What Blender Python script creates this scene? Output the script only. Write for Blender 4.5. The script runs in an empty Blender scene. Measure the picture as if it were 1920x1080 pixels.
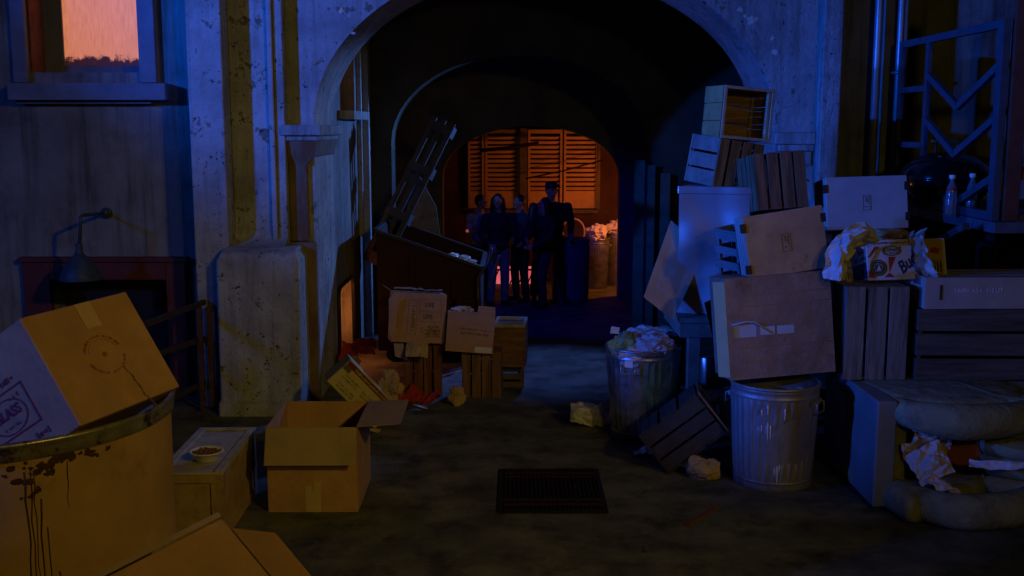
import bpy, bmesh, math, random
from mathutils import Vector, Matrix, Euler, noise
R = math.radians
sc = bpy.context.scene
COL = sc.collection

# ------------------------------------------------------------------ camera
PITCH, FPX, CAMZ = R(8.4), 2034.0, 2.4
cam = bpy.data.objects.new('camera', bpy.data.cameras.new('camera'))
COL.objects.link(cam)
cam.location = (0, 0, CAMZ)
cam.rotation_euler = (R(90) - PITCH, 0, 0)
cam.data.sensor_width = 36
cam.data.lens = FPX / 1920 * 36
cam.data.clip_start = .1
cam.data.clip_end = 500
sc.camera = cam
sc.view_settings.view_transform = 'Standard'
sc.view_settings.look = 'None'
sc.view_settings.exposure = 0
sc.view_settings.gamma = 1
sc.cycles.max_bounces = 5
sc.cycles.use_denoising = True
sc.cycles.sample_clamp_indirect = 2

# ------------------------------------------------------------------ night sky
w = bpy.data.worlds.new('World')
sc.world = w
w.use_nodes = True
nt = w.node_tree
bg = nt.nodes['Background']
sky = nt.nodes.new('ShaderNodeTexSky')
sky.sky_type = 'NISHITA'
sky.sun_disc = False
sky.sun_elevation = R(1)
sky.sun_rotation = R(200)
nt.links.new(sky.outputs[0], bg.inputs[0])
bg.inputs[1].default_value = .0003

# ------------------------------------------------------------------ coloured lamps standing in for set lighting, several without a fixture
def spot(name, loc, aim, watt, color, size=60, blend=.5, radius=.12):
    l = bpy.data.lights.new(name, 'SPOT')
    l.energy = watt; l.color = color; l.spot_size = R(size); l.spot_blend = blend; l.shadow_soft_size = radius
    o = bpy.data.objects.new(name, l); COL.objects.link(o)
    o.location = loc
    o.rotation_euler = (Vector(aim) - Vector(loc)).to_track_quat('-Z', 'Y').to_euler()
    return o
def point(name, loc, watt, color, radius=.05):
    l = bpy.data.lights.new(name, 'POINT')
    l.energy = watt; l.color = color; l.shadow_soft_size = radius
    o = bpy.data.objects.new(name, l); COL.objects.link(o); o.location = loc
    return o
spot('blue_key_light', (-8.6, 2.6, 4.4), (.3, 9.3, 5.3), 3900, (.006, .12, 1), 51, .5, .10)
spot('blue_wall_light', (-8.6, 2.6, 4.4), (-3.5, 9.7, 2.3), 520, (.012, .14, 1), 34, .7, .5)  # added spot for the left wall, which the key cone misses
spot('blue_low_light', (-4.6, 4.9, 2.0), (2.3, 7.6, 1.9), 1100, (.025, .125, 1), 37, .7, .08)  # added spot that brings blue to the right pile
spot('blue_side_light', (-5.5, .6, 2.9), (-1.7, 3.7, 1.6), 520, (.04, .14, 1), 16, .6, .06)
spot('amber_fill_light', (5.0, -1.2, 5.6), (-2.1, 7.0, .9), 610, (1, .66, .12), 48, 1, .22)  # unseen warm fill from the front right, not a street lamp
spot('amber_wide_light', (2.7, -2.0, 3.9), (1.6, 8.5, 2.3), 130, (1, .70, .08), 60, .7, .2)  # extra amber spot added to reach the right wall
spot('passage_light', (1.45, 13.9, 2.75), (-1.6, 11.2, 1.4), 560, (.12, .29, 1), 57, .5, .05)
spot('rim_light', (1.45, 13.7, 2.7), (-1.3, 12.8, 2.75), 150, (.12, .29, 1), 26, .4, .05)  # extra spot added to brighten the edge of the second arch
spot('court_light', (.9, 12.45, 4.2), (.38, 10.75, 0), 400, (.10, .22, 1), 33, .9, .05)
spot('deep_blue_light', (-.2, 12.3, 3.0), (.9, 13.9, .6), 60, (0, .004, 1), 76, .6, .08)
spot('face_light', (-.9, 13.3, 2.6), (.05, 14.8, 1.55), 24, (.12, .3, 1), 24, .7, .04)  # small spot added to lift the heads of the group
spot('shutter_orange_light', (2.2, 15.85, 1.0), (.5, 17.2, 1.85), 42, (1, .19, .025), 48, .8, .05)  # stands in for an unseen orange source right of the shutters
point('can_orange_light', (1.85, 15.75, 1.3), 34, (1, .25, .045), .05)  # point lamp added to brighten the cans; nothing burns there
spot('green_light', (1.25, 6.0, 1.0), (1.13, 7.95, .48), 4, (0, 1, .3), 12, .8, .05)  # tiny spot added for the green gleam on the left can
point('cellar_light', (-1.77, 10.98, .5), 9, (1, .25, .06), .04)

# ------------------------------------------------------------------ pixel helpers (real positions at real depths)
_F = Vector((0, math.cos(PITCH), -math.sin(PITCH)))
_U = Vector((0, math.sin(PITCH), math.cos(PITCH)))
def ray(px, py):
    return _F + Vector(((px - 960) / FPX, 0, 0)) - _U * ((py - 540) / FPX)
def P(px, py, Y):
    d = ray(px, py); return Vector((0, 0, CAMZ)) + d * (Y / d.y)
def G(px, py, z=0.0):
    d = ray(px, py); return Vector((0, 0, CAMZ)) + d * ((z - CAMZ) / d.z)

# ------------------------------------------------------------------ materials
def mat(name, col, rough=.8, metal=0, var=.25, scale=6, bump=.15, bscale=40, col2=None, fac2=(.5, .6), scale2=3,
        emit=0, coat=0, streak=0, stretch=None, alpha=None, trans=0, dist=.006, fine=None, bdet=5):
    m = bpy.data.materials.new(name); m.use_nodes = True
    n, L = m.node_tree.nodes, m.node_tree.links
    b = n['Principled BSDF']
    b.inputs['Roughness'].default_value = rough
    b.inputs['Metallic'].default_value = metal
    b.inputs['Specular IOR Level'].default_value = .3
    if coat: b.inputs['Coat Weight'].default_value = coat
    if trans: b.inputs['Transmission Weight'].default_value = trans
    tc = n.new('ShaderNodeTexCoord'); mp = n.new('ShaderNodeMapping')
    L.new(tc.outputs['Object'], mp.inputs['Vector'])
    if stretch: mp.inputs['Scale'].default_value = stretch
    def nz(s, det=6, r=.6):
        t = n.new('ShaderNodeTexNoise'); t.inputs['Scale'].default_value = s; t.inputs['Detail'].default_value = det
        t.inputs['Roughness'].default_value = r; L.new(mp.outputs[0], t.inputs['Vector']); return t
    a = nz(scale)
    rp = n.new('ShaderNodeValToRGB')
    rp.color_ramp.elements[0].position = .3; rp.color_ramp.elements[1].position = .72
    lo = [c * (1 - var) for c in col]; hi = [min(1, c * (1 + var)) for c in col]
    rp.color_ramp.elements[0].color = (*lo, 1); rp.color_ramp.elements[1].color = (*hi, 1)
    L.new(a.outputs['Fac'], rp.inputs[0])
    out = rp.outputs[0]
    if col2:
        c = nz(scale2, 10, .7)
        r2 = n.new('ShaderNodeValToRGB')
        r2.color_ramp.elements[0].position = fac2[0]; r2.color_ramp.elements[1].position = fac2[1]
        L.new(c.outputs['Fac'], r2.inputs[0])
        mx = n.new('ShaderNodeMixRGB'); L.new(r2.outputs[0], mx.inputs[0]); L.new(out, mx.inputs[1])
        mx.inputs[2].default_value = (*col2, 1); out = mx.outputs[0]
    if fine:   # second scatter of small marks
        c = nz(fine[0], 4, .8)
        r2 = n.new('ShaderNodeValToRGB')
        r2.color_ramp.elements[0].position = fine[1]; r2.color_ramp.elements[1].position = fine[1] + .03
        L.new(c.outputs['Fac'], r2.inputs[0])
        mx = n.new('ShaderNodeMixRGB'); L.new(r2.outputs[0], mx.inputs[0]); L.new(out, mx.inputs[1])
        mx.inputs[2].default_value = (*fine[2], 1); out = mx.outputs[0]
    if streak:
        m2 = n.new('ShaderNodeMapping'); L.new(tc.outputs['Object'], m2.inputs['Vector']); m2.inputs['Scale'].default_value = (7, 7, .45)
        c = n.new('ShaderNodeTexNoise'); c.inputs['Scale'].default_value = 1.6; c.inputs['Detail'].default_value = 7; c.inputs['Roughness'].default_value = .65
        L.new(m2.outputs[0], c.inputs['Vector'])
        r2 = n.new('ShaderNodeValToRGB'); r2.color_ramp.elements[0].position = .48; r2.color_ramp.elements[1].position = .68
        r2.color_ramp.elements[0].color = (1, 1, 1, 1); k_ = 1 - streak; r2.color_ramp.elements[1].color = (k_, k_, k_ * .9, 1)
        L.new(c.outputs['Fac'], r2.inputs[0]); mx = n.new('ShaderNodeMixRGB'); mx.blend_type = 'MULTIPLY'; mx.inputs[0].default_value = 1
        L.new(out, mx.inputs[1]); L.new(r2.outputs[0], mx.inputs[2]); out = mx.outputs[0]
    L.new(out, b.inputs['Base Color'])
    if bump:
        bn = nz(bscale, bdet, .65); bp = n.new('ShaderNodeBump')
        bp.inputs['Strength'].default_value = bump; bp.inputs['Distance'].default_value = dist
        L.new(bn.outputs['Fac'], bp.inputs['Height']); L.new(bp.outputs[0], b.inputs['Normal'])
    if emit:
        L.new(out, b.inputs['Emission Color']); b.inputs['Emission Strength'].default_value = emit
    return m
M = {}
M['plaster'] = mat('plaster', (.30, .32, .31), .9, streak=.55, var=.35, scale=2.2, bump=.9, bscale=14, col2=(.16, .14, .12), fac2=(.56, .72), scale2=4.5,
                   dist=.02, fine=(22, .63, (.05, .04, .035)))
M['plaster_peel'] = mat('plaster_peel', (.33, .35, .34), .9, streak=.38, var=.35, scale=3, bump=.6, bscale=16, col2=(.17, .16, .12), fac2=(.585, .625), scale2=6,
                        dist=.03, fine=(15, .615, (.05, .045, .04)))
M['plaster_deep'] = mat('plaster_deep', (.05, .05, .035), .9, var=.4, scale=2.5, bump=.7, bscale=16, dist=.02)  # darkened colour stands in for shade where the key would reach
M['wall_dimmed'] = mat('wall_dimmed', (.07, .032, .022), .9, var=.4, scale=2.5, bump=.7, bscale=16, dist=.02)  # wall colour darkened so that only the shutters look lit
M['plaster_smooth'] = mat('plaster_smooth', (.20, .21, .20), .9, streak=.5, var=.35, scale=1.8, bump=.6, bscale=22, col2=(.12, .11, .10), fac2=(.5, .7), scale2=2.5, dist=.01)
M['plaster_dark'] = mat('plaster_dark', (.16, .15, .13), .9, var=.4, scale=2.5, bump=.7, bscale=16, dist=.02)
M['shade_stain_column'] = mat('shade_stain_column', (.17, .13, .075), .85, var=.4, scale=5, bump=.8, bscale=14, col2=(.16, .07, .03), fac2=(.5, .6), scale2=4, dist=.02, stretch=(1, 1, .4))  # yellow-brown base carries the pilaster's shade; random patches are stains
M['floor'] = mat('concrete_floor', (.125, .13, .10), .75, var=.5, scale=2.8, bump=.9, bscale=26, col2=(.035, .036, .03), fac2=(.48, .66), scale2=3.2, dist=.012,
                 fine=(30, .70, (.03, .028, .025)))
M['card'] = mat('cardboard', (.42, .25, .135), .85, var=.22, scale=3.5, bump=.7, bscale=7, dist=.012, col2=(.33, .19, .09), fac2=(.5, .75), scale2=3)
M['card_pale'] = mat('cardboard_pale', (.36, .27, .20), .85, var=.2, scale=4, bump=.7, bscale=7, dist=.014, col2=(.36, .26, .17), fac2=(.5, .75), scale2=4)
M['card_worn'] = mat('cardboard_worn', (.27, .20, .15), .88, var=.25, scale=4, bump=.9, bscale=6, dist=.02, col2=(.17, .12, .085), fac2=(.5, .66), scale2=3, fine=(20, .68, (.12, .08, .05)))
M['card_dull'] = mat('cardboard_dull', (.33, .19, .10), .9, var=.15, scale=5, bump=.3, bscale=25, dist=.003)
M['card_yellow'] = mat('card_yellow', (.5, .43, .19), .8, var=.12, scale=6, bump=.2)
M['ply'] = mat('plywood', (.40, .29, .18), .75, var=.22, scale=5, bump=.35, bscale=18, dist=.004, col2=(.30, .20, .12), fac2=(.52, .7), scale2=7, fine=(28, .69, (.16, .1, .06)))
M['ply_pale'] = mat('plywood_pale', (.45, .40, .36), .75, var=.12, scale=4, bump=.3, bscale=18, dist=.004, fine=(26, .70, (.25, .2, .16)))
def wood(name, c, v=.3, r=.75):
    for sfx, st in (('_v', (9, 9, .8)), ('_h', (.8, 9, 9))):
        M[name + sfx] = mat(name + sfx, c, r, var=v + .2, scale=2.2, bump=.8, bscale=9, stretch=st, dist=.006, col2=tuple(x * .4 for x in c), fac2=(.52, .66), scale2=3.2, fine=(2.6, .66, tuple(x * .25 for x in c)))
    return mat(name, c, r, var=v, scale=7, bump=.7, bscale=24, stretch=(1, 1, 1), dist=.004, col2=tuple(x * .55 for x in c), fac2=(.5, .72), scale2=11)
M['wood_grey'] = wood('wood_grey', (.22, .19, .16))
M['wood_dark'] = wood('wood_dark', (.11, .09, .07))
M['wood_black'] = wood('wood_black', (.045, .04, .035))
M['wood_brown'] = wood('wood_brown', (.20, .11, .055))
M['wood_red'] = wood('wood_red', (.17, .065, .03))
M['wood_pale'] = wood('wood_pale', (.45, .36, .23), .2)
M['wood_honey'] = wood('wood_honey', (.45, .27, .10), .2)
M['wood_chest'] = wood('wood_chest', (.36, .25, .13), .25)
M['wood_chest_top'] = wood('wood_chest_top', (.40, .38, .33), .2)
M['door_red'] = mat('door_red_paint', (.11, .03, .025), .6, var=.3, scale=5, bump=.3, bscale=20)
M['frame_blue'] = mat('window_paint', (.15, .17, .21), .7, var=.2, scale=6, bump=.4, bscale=18)
M['black'] = mat('black_void', (.006, .006, .007), .9, var=.2, bump=0)
M['black_plastic'] = mat('black_plastic', (.015, .015, .017), .45, var=.2, bump=.1)
M['iron'] = mat('iron_rail', (.07, .06, .055), .55, .4, var=.4, scale=20, bump=.4, bscale=50)
M['iron_rust'] = mat('iron_rust', (.10, .05, .03), .7, .3, var=.4, scale=20, bump=.4, bscale=50)
M['lamp_enamel'] = mat('lamp_enamel', (.05, .08, .12), .5, .2, var=.3, scale=12, bump=.2)
M['galv'] = mat('galvanised', (.42, .43, .44), .42, .85, var=.35, scale=14, bump=.35, bscale=9, dist=.01, col2=(.2, .2, .2), fac2=(.5, .7), scale2=6)
M['galv_rough'] = mat('galvanised_worn', (.36, .36, .36), .52, .6, var=.4, scale=10, bump=.5, bscale=12, dist=.008, col2=(.16, .15, .14), fac2=(.48, .7), scale2=5, stretch=(1, 1, .35))
M['galv_sheet'] = mat('galvanised_sheet', (.50, .52, .55), .34, .85, var=.15, scale=3, bump=1, bscale=3.4, dist=.045, bdet=0)
M['paint_drip'] = mat('paint_drip', (.8, .8, .78), .6, var=.1)
M['drum'] = mat('drum_body', (.40, .25, .10), .75, var=.22, scale=3, bump=.35, bscale=14, dist=.006, col2=(.16, .08, .03), fac2=(.55, .8), scale2=3.5, fine=(16, .70, (.10, .05, .02)))
M['drum_rim'] = mat('drum_rim', (.38, .36, .24), .38, .7, var=.4, scale=9, bump=.3, bscale=20, col2=(.1, .05, .02), fac2=(.55, .62), scale2=10)
M['rust_drip'] = mat('rust_drip', (.05, .022, .010), .7, var=.3, scale=20)
M['ink_red'] = mat('ink_red', (.20, .03, .05), .8, var=.35, scale=60, bump=0)
M['ink_orange'] = mat('ink_faded_red', (.30, .10, .05), .8, var=.3, scale=60, bump=0)
M['ink_black'] = mat('ink_black', (.055, .045, .035), .8, var=.3, scale=60, bump=0)
M['ink_brown'] = mat('ink_brown', (.16, .10, .05), .8, var=.3, scale=60, bump=0)
M['ink_navy'] = mat('ink_navy', (.02, .03, .11), .7, var=.2, bump=0)
M['print_red'] = mat('print_red', (.42, .03, .03), .6, var=.15, bump=0)
M['print_maroon'] = mat('print_maroon', (.16, .03, .02), .6, var=.15, bump=0)
M['print_green'] = mat('print_green', (.05, .06, .04), .6, var=.3, scale=30, bump=0)
M['print_white'] = mat('print_white', (.62, .58, .56), .6, var=.08, bump=0)
M['beer_yellow'] = mat('beer_yellow', (.50, .34, .08), .7, var=.15, bump=.1)
M['beer_blue'] = mat('beer_side', (.60, .66, .75), .6, var=.08, bump=.1)
M['tape'] = mat('packing_tape', (.50, .36, .20), .4, var=.1, bump=.1)
M['tape_blue'] = mat('tape_blue', (.36, .42, .58), .4, var=.1, bump=.1)
M['label_white'] = mat('label_white', (.6, .58, .5), .6, var=.06, bump=0)
M['paper'] = mat('paper', (.55, .52, .47), .85, var=.18, scale=10, bump=.3, bscale=40, fine=(45, .60, (.28, .27, .25)))
M['paper_plain'] = mat('paper_plain', (.60, .50, .42), .85, var=.12, scale=8, bump=.4, bscale=20, dist=.004)
M['paper_kraft'] = mat('paper_kraft', (.42, .30, .14), .85, var=.25, scale=8, bump=.5, bscale=20, dist=.004)
M['cloth_red'] = mat('cloth_red', (.35, .03, .02), .9, var=.3, scale=12, bump=.6)
M['bag_pink'] = mat('bag_pink', (.60, .47, .46), .5, var=.12, scale=6, bump=.4, bscale=14, dist=.006)
M['bag_green'] = mat('bag_green', (.24, .36, .18), .35, var=.4, scale=7, bump=.4, bscale=14, dist=.006)
M['bag_white'] = mat('bag_white', (.62, .63, .66), .35, var=.15, scale=6, bump=.4, bscale=14, dist=.006)
M['chair_cloth'] = mat('chair_cloth', (.25, .25, .14), .9, var=.25, scale=5, bump=.8, bscale=7, dist=.03, col2=(.12, .11, .08), fac2=(.5, .7), scale2=6)
M['chair_lining'] = mat('chair_lining', (.30, .09, .05), .9, var=.25, scale=6, bump=.4)
M['chair_side'] = mat('chair_side', (.17, .19, .20), .85, var=.2, scale=4, bump=.4, bscale=50)
M['dumpster'] = mat('dumpster_paint', (.030, .006, .005), .7, .1, var=.35, scale=4, bump=.4, bscale=18, col2=(.03, .012, .008), fac2=(.5, .65), scale2=6)
M['dumpster_rim'] = mat('dumpster_rim', (.06, .055, .06), .5, .5, var=.3, scale=10, bump=.3)
M['pallet'] = wood('pallet_wood', (.08, .08, .09), .25)
M['lattice'] = mat('lattice_paint', (.05, .065, .09), .6, var=.25, scale=8, bump=.3)
M['lattice_red'] = mat('lattice_red', (.13, .045, .03), .7, var=.3, scale=8, bump=.3)
M['platform'] = mat('platform_paint', (.09, .10, .13), .7, var=.25, scale=8, bump=.3)
M['pipe'] = mat('pipe_paint', (.30, .32, .35), .4, .5, var=.2, scale=6, bump=.15)
M['grill'] = mat('grill_enamel', (.006, .006, .007), .16, 0, var=.1, bump=0, coat=.6)
M['grill_handle'] = mat('grill_handle', (.20, .09, .03), .6, var=.2)
M['bottle'] = mat('clear_plastic', (.6, .7, .8), .10, 0, var=.05, bump=.5, bscale=12, trans=.85)
M['cap_white'] = mat('cap_white', (.75, .75, .75), .4, var=.05, bump=0)
M['shutter'] = mat('shutter_paint', (.42, .26, .15), .7, var=.15, scale=8, bump=.3)
M['grate'] = mat('grate_iron', (.018, .014, .012), .6, .5, var=.3, bump=.3)
M['grate_rust'] = mat('grate_rust', (.05, .016, .009), .8, .2, var=.5, scale=18, bump=.4)
M['skin'] = mat('skin', (.36, .22, .15), .6, var=.08, scale=10, bump=.05)
M['cloth_black'] = mat('cloth_black', (.018, .018, .022), .8, var=.3, scale=8, bump=.5, bscale=30)
M['cloth_navy'] = mat('cloth_navy', (.03, .035, .06), .8, var=.3, scale=8, bump=.5, bscale=30)
M['leather'] = mat('leather', (.02, .02, .022), .4, var=.3, scale=8, bump=.5, bscale=30)
M['jeans'] = mat('jeans', (.10, .15, .24), .85, var=.25, scale=10, bump=.4)
M['shirt'] = mat('shirt', (.30, .30, .34), .8, var=.4, scale=18, bump=.4)
M['hair'] = mat('hair', (.012, .009, .008), .6, var=.3, scale=30, bump=.5)
M['foam_cup'] = mat('foam_bowl', (.72, .72, .70), .5, var=.04, bump=.05)
M['kibble'] = mat('kibble', (.20, .10, .045), .8, var=.5, scale=60, bump=.6, bscale=60, dist=.01)
M['cigarette'] = mat('cigarette_tip', (1, .16, .08), .8, emit=.3, bump=0)
M['red_glow'] = mat('red_glow', (.55, .09, .10), .8, var=.35, scale=5, emit=1.3, bump=0)
M['orange_glow'] = mat('orange_glow', (.9, .17, .035), .8, var=.3, scale=5, emit=.10, bump=0)

def lit_pane():
    m = bpy.data.materials.new('lit_window_film'); m.use_nodes = True
    n, L = m.node_tree.nodes, m.node_tree.links
    b = n['Principled BSDF']; b.inputs['Roughness'].default_value = .6
    tc = n.new('ShaderNodeTexCoord'); mp = n.new('ShaderNodeMapping'); mp.inputs['Scale'].default_value = (40, 40, 3)
    L.new(tc.outputs['Object'], mp.inputs[0])
    s = n.new('ShaderNodeTexNoise'); s.inputs['Scale'].default_value = 2.2; s.inputs['Detail'].default_value = 6; s.inputs['Roughness'].default_value = .7
    L.new(mp.outputs[0], s.inputs[0])
    r = n.new('ShaderNodeValToRGB'); r.color_ramp.elements[0].position = .25; r.color_ramp.elements[0].color = (.44, .12, .062, 1)
    r.color_ramp.elements[1].position = .6; r.color_ramp.elements[1].color = (.72, .23, .105, 1)
    L.new(s.outputs[0], r.inputs[0])
    # grime banked up along the bottom edge of the pane
    sp = n.new('ShaderNodeSeparateXYZ'); L.new(tc.outputs['Object'], sp.inputs[0])
    g = n.new('ShaderNodeTexNoise'); g.inputs['Scale'].default_value = 9; g.inputs['Detail'].default_value = 8; g.inputs['Roughness'].default_value = .75
    L.new(tc.outputs['Object'], g.inputs[0])
    a1 = n.new('ShaderNodeMath'); a1.operation = 'MULTIPLY_ADD'; L.new(g.outputs[0], a1.inputs[0]); a1.inputs[1].default_value = .34; a1.inputs[2].default_value = -.085
    a2 = n.new('ShaderNodeMath'); a2.operation = 'SUBTRACT'; L.new(a1.outputs[0], a2.inputs[0]); L.new(sp.outputs[2], a2.inputs[1])
    a3 = n.new('ShaderNodeMath'); a3.operation = 'MULTIPLY'; a3.use_clamp = True; L.new(a2.outputs[0], a3.inputs[0]); a3.inputs[1].default_value = 26
    # broad warm falloff of the dirt film: paler low, browner high
    mx = n.new('ShaderNodeMixRGB'); L.new(a3.outputs[0], mx.inputs[0]); L.new(r.outputs[0], mx.inputs[1]); mx.inputs[2].default_value = (.03, .008, .006, 1)
    L.new(mx.outputs[0], b.inputs['Base Color']); L.new(mx.outputs[0], b.inputs['Emission Color']); b.inputs['Emission Strength'].default_value = .88
    return m
M['lit_pane'] = lit_pane()

# ------------------------------------------------------------------ mesh builder
class MB:
    def __init__(s): s.bm = bmesh.new()
    def box(s, lo, hi, mtx=None, bev=0):
        vs = [s.bm.verts.new((x, y, z)) for x in (lo[0], hi[0]) for y in (lo[1], hi[1]) for z in (lo[2], hi[2])]
        fs = [(0, 1, 3, 2), (4, 6, 7, 5), (0, 4, 5, 1), (2, 3, 7, 6), (0, 2, 6, 4), (1, 5, 7, 3)]
        faces = [s.bm.faces.new([vs[i] for i in f]) for f in fs]
        if bev:
            es = list({e for f in faces for e in f.edges})
            r = bmesh.ops.bevel(s.bm, geom=es, offset=bev, segments=3 if bev > .015 else 1, affect='EDGES', profile=.5)
            if mtx is not None:
                vv = set(vs_ for f in r['faces'] for vs_ in f.verts)
                for f in r['faces']:
                    for e in f.edges:
                        for g in e.link_faces: vv.update(g.verts)
                bmesh.ops.transform(s.bm, matrix=mtx, verts=list(vv))
        elif mtx is not None:
            bmesh.ops.transform(s.bm, matrix=mtx, verts=vs)
        return s
    def bar(s, a, b, w=.03, h=None, up=(0, 0, 1)):
        a, b = Vector(a), Vector(b); h = h or w
        d = b - a; L = d.length
        q = d.to_track_quat('Y', 'Z')
        s.box((-w / 2, 0, -h / 2), (w / 2, L, h / 2), Matrix.Translation(a) @ q.to_matrix().to_4x4())
        return s
    def tube(s, pts, r, n=10, cap=True):
        pts = [Vector(p) for p in pts]
        rs = r if isinstance(r, (list, tuple)) else [r] * len(pts)
        rings = []
        prev = None
        for i, p in enumerate(pts):
            d = (pts[min(i + 1, len(pts) - 1)] - pts[max(i - 1, 0)]).normalized()
            if prev is None:
                u = d.orthogonal().normalized()
            else:
                u = (prev - d * prev.dot(d))
                u = u.normalized() if u.length > 1e-6 else d.orthogonal().normalized()
            prev = u; v = d.cross(u)
            rings.append([s.bm.verts.new(p + (u * math.cos(2 * math.pi * k / n) + v * math.sin(2 * math.pi * k / n)) * rs[i]) for k in range(n)])
        for a, b in zip(rings, rings[1:]):
            for k in range(n):
                f = s.bm.faces.new((a[k], a[(k + 1) % n], b[(k + 1) % n], b[k])); f.smooth = True
        if cap:
            s.bm.faces.new(rings[0][::-1]); s.bm.faces.new(rings[-1])
        return s
    def lathe(s, prof, n=32, c=(0, 0, 0), ripple=0, nr=0, dent=None):
        """prof: (radius, z); ripple>0 gives vertical corrugations"""
        c = Vector(c); rings = []
        for r, z in prof:
            ring = []
            for k in range(n):
                t = 2 * math.pi * k / n
                rr = r
                if ripple and r > .05 : rr += ripple * math.cos(nr * t) * (1 if isinstance(ripple, float) else 1)
                p = Vector((rr * math.cos(t), rr * math.sin(t), z))
                if dent: p = dent(p)
                ring.append(s.bm.verts.new(c + p))
            rings.append(ring)
        for a, b in zip(rings, rings[1:]):
            for k in range(n):
                f = s.bm.faces.new((a[k], a[(k + 1) % n], b[(k + 1) % n], b[k])); f.smooth = True
        return s
    def poly(s, pts, thick, axis):
        """closed outline pushed by vector axis*thick"""
        ax = Vector(axis) * thick
        a = [s.bm.verts.new(Vector(p)) for p in pts]; b = [s.bm.verts.new(Vector(p) + ax) for p in pts]
        s.bm.faces.new(a); s.bm.faces.new(b[::-1])
        for i in range(len(a)):
            j = (i + 1) % len(a); s.bm.faces.new((a[i], b[i], b[j], a[j]))
        return s
    def ell(s, c, r, seg=14, m=None):
        v = bmesh.ops.create_uvsphere(s.bm, u_segments=seg, v_segments=max(6, seg * 2 // 3), radius=1)['verts']
        mt = Matrix.Translation(Vector(c)) @ (m or Matrix()) @ Matrix.Diagonal((*r, 1))
        bmesh.ops.transform(s.bm, matrix=mt, verts=v)
        for x in v:
            for f in x.link_faces: f.smooth = True
        return s
    def crumple(s, c, r, seed=0, sub=3, amp=.3, flat=False, m=None):
        v = bmesh.ops.create_icosphere(s.bm, subdivisions=sub, radius=1)['verts']
        o = Vector((seed * 3.7, seed * 1.3, -seed * 2.1))
        for x in v:
            p = x.co.copy()
            k = 1 + amp * (noise.noise(p * 1.3 + o) * 1.2 + .8 * (abs(noise.noise(p * 3 + o)) - .25) + .45 * (abs(noise.noise(p * 7 + o)) - .2))
            x.co = p * k
        mt = Matrix.Translation(Vector(c)) @ (m or Matrix()) @ Matrix.Diagonal((*r, 1))
        bmesh.ops.transform(s.bm, matrix=mt, verts=v)
        return s
    def sheet(s, w, h, mtx, amp=.05, seed=0, n=16, curl=0, thick=.0):
        """crumpled sheet lying in local xy"""
        o = Vector((seed * 5.1, seed * 2.3, 0)); g = []
        for i in range(n + 1):
            row = []
            for j in range(n + 1):
                x, y = (i / n - .5) * w, (j / n - .5) * h
                q = Vector((x * 9, y * 9, 0)) + o
                z = amp * (1.2 * noise.noise(q * .5) + .9 * abs(noise.noise(q)) + .5 * abs(noise.noise(q * 2.3)))
                z += curl * (x * x + .4 * y * y)
                e = .12 * w * noise.noise(q * .8 + Vector((9, 9, 9)))
                row.append(s.bm.verts.new(mtx @ Vector((x + e, y + e * .7, z))))
            g.append(row)
        for i in range(n):
            for j in range(n):
                s.bm.faces.new((g[i][j], g[i + 1][j], g[i + 1][j + 1], g[i][j + 1]))
        return s
    def build(s, name, m, parent=None, world=False, solid=0, smooth=None, bev=0):
        bmesh.ops.recalc_face_normals(s.bm, faces=s.bm.faces)
        me = bpy.data.meshes.new(name)
        if world and parent is not None: s.bm.transform(base(parent).inverted())
        s.bm.to_mesh(me); s.bm.free()
        me.materials.append(M[m] if isinstance(m, str) else m)
        o = bpy.data.objects.new(name, me); COL.objects.link(o)
        if parent is not None: o.parent = parent
        if smooth is not None:
            for p in me.polygons: p.use_smooth = smooth
        if solid:
            md = o.modifiers.new('solid', 'SOLIDIFY'); md.thickness = solid; md.offset = 0
        if bev:
            md = o.modifiers.new('bevel', 'BEVEL'); md.width = bev; md.segments = 2; md.limit_method = 'ANGLE'; md.angle_limit = R(40)
        return o
def base(o):
    return Matrix.Translation(o.location) @ o.rotation_euler.to_matrix().to_4x4()
def thing(name, label, cat, loc=(0, 0, 0), rot=(0, 0, 0), group=None):
    o = bpy.data.objects.new(name, None); COL.objects.link(o)
    o.location = loc; o.rotation_euler = Euler(rot); o.empty_display_size = .1
    o['label'] = label; o['category'] = cat
    if group: o['group'] = group
    return o
def tag(o, label, cat, group=None):
    o['label'] = label; o['category'] = cat
    if group: o['group'] = group
    return o
def struct(o): o['kind'] = 'structure'; return o
def T(*a): return Matrix.Translation(Vector(a[0] if len(a) == 1 else a))
def RX(a): return Matrix.Rotation(a, 4, 'X')
def RY(a): return Matrix.Rotation(a, 4, 'Y')
def RZ(a): return Matrix.Rotation(a, 4, 'Z')

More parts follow.
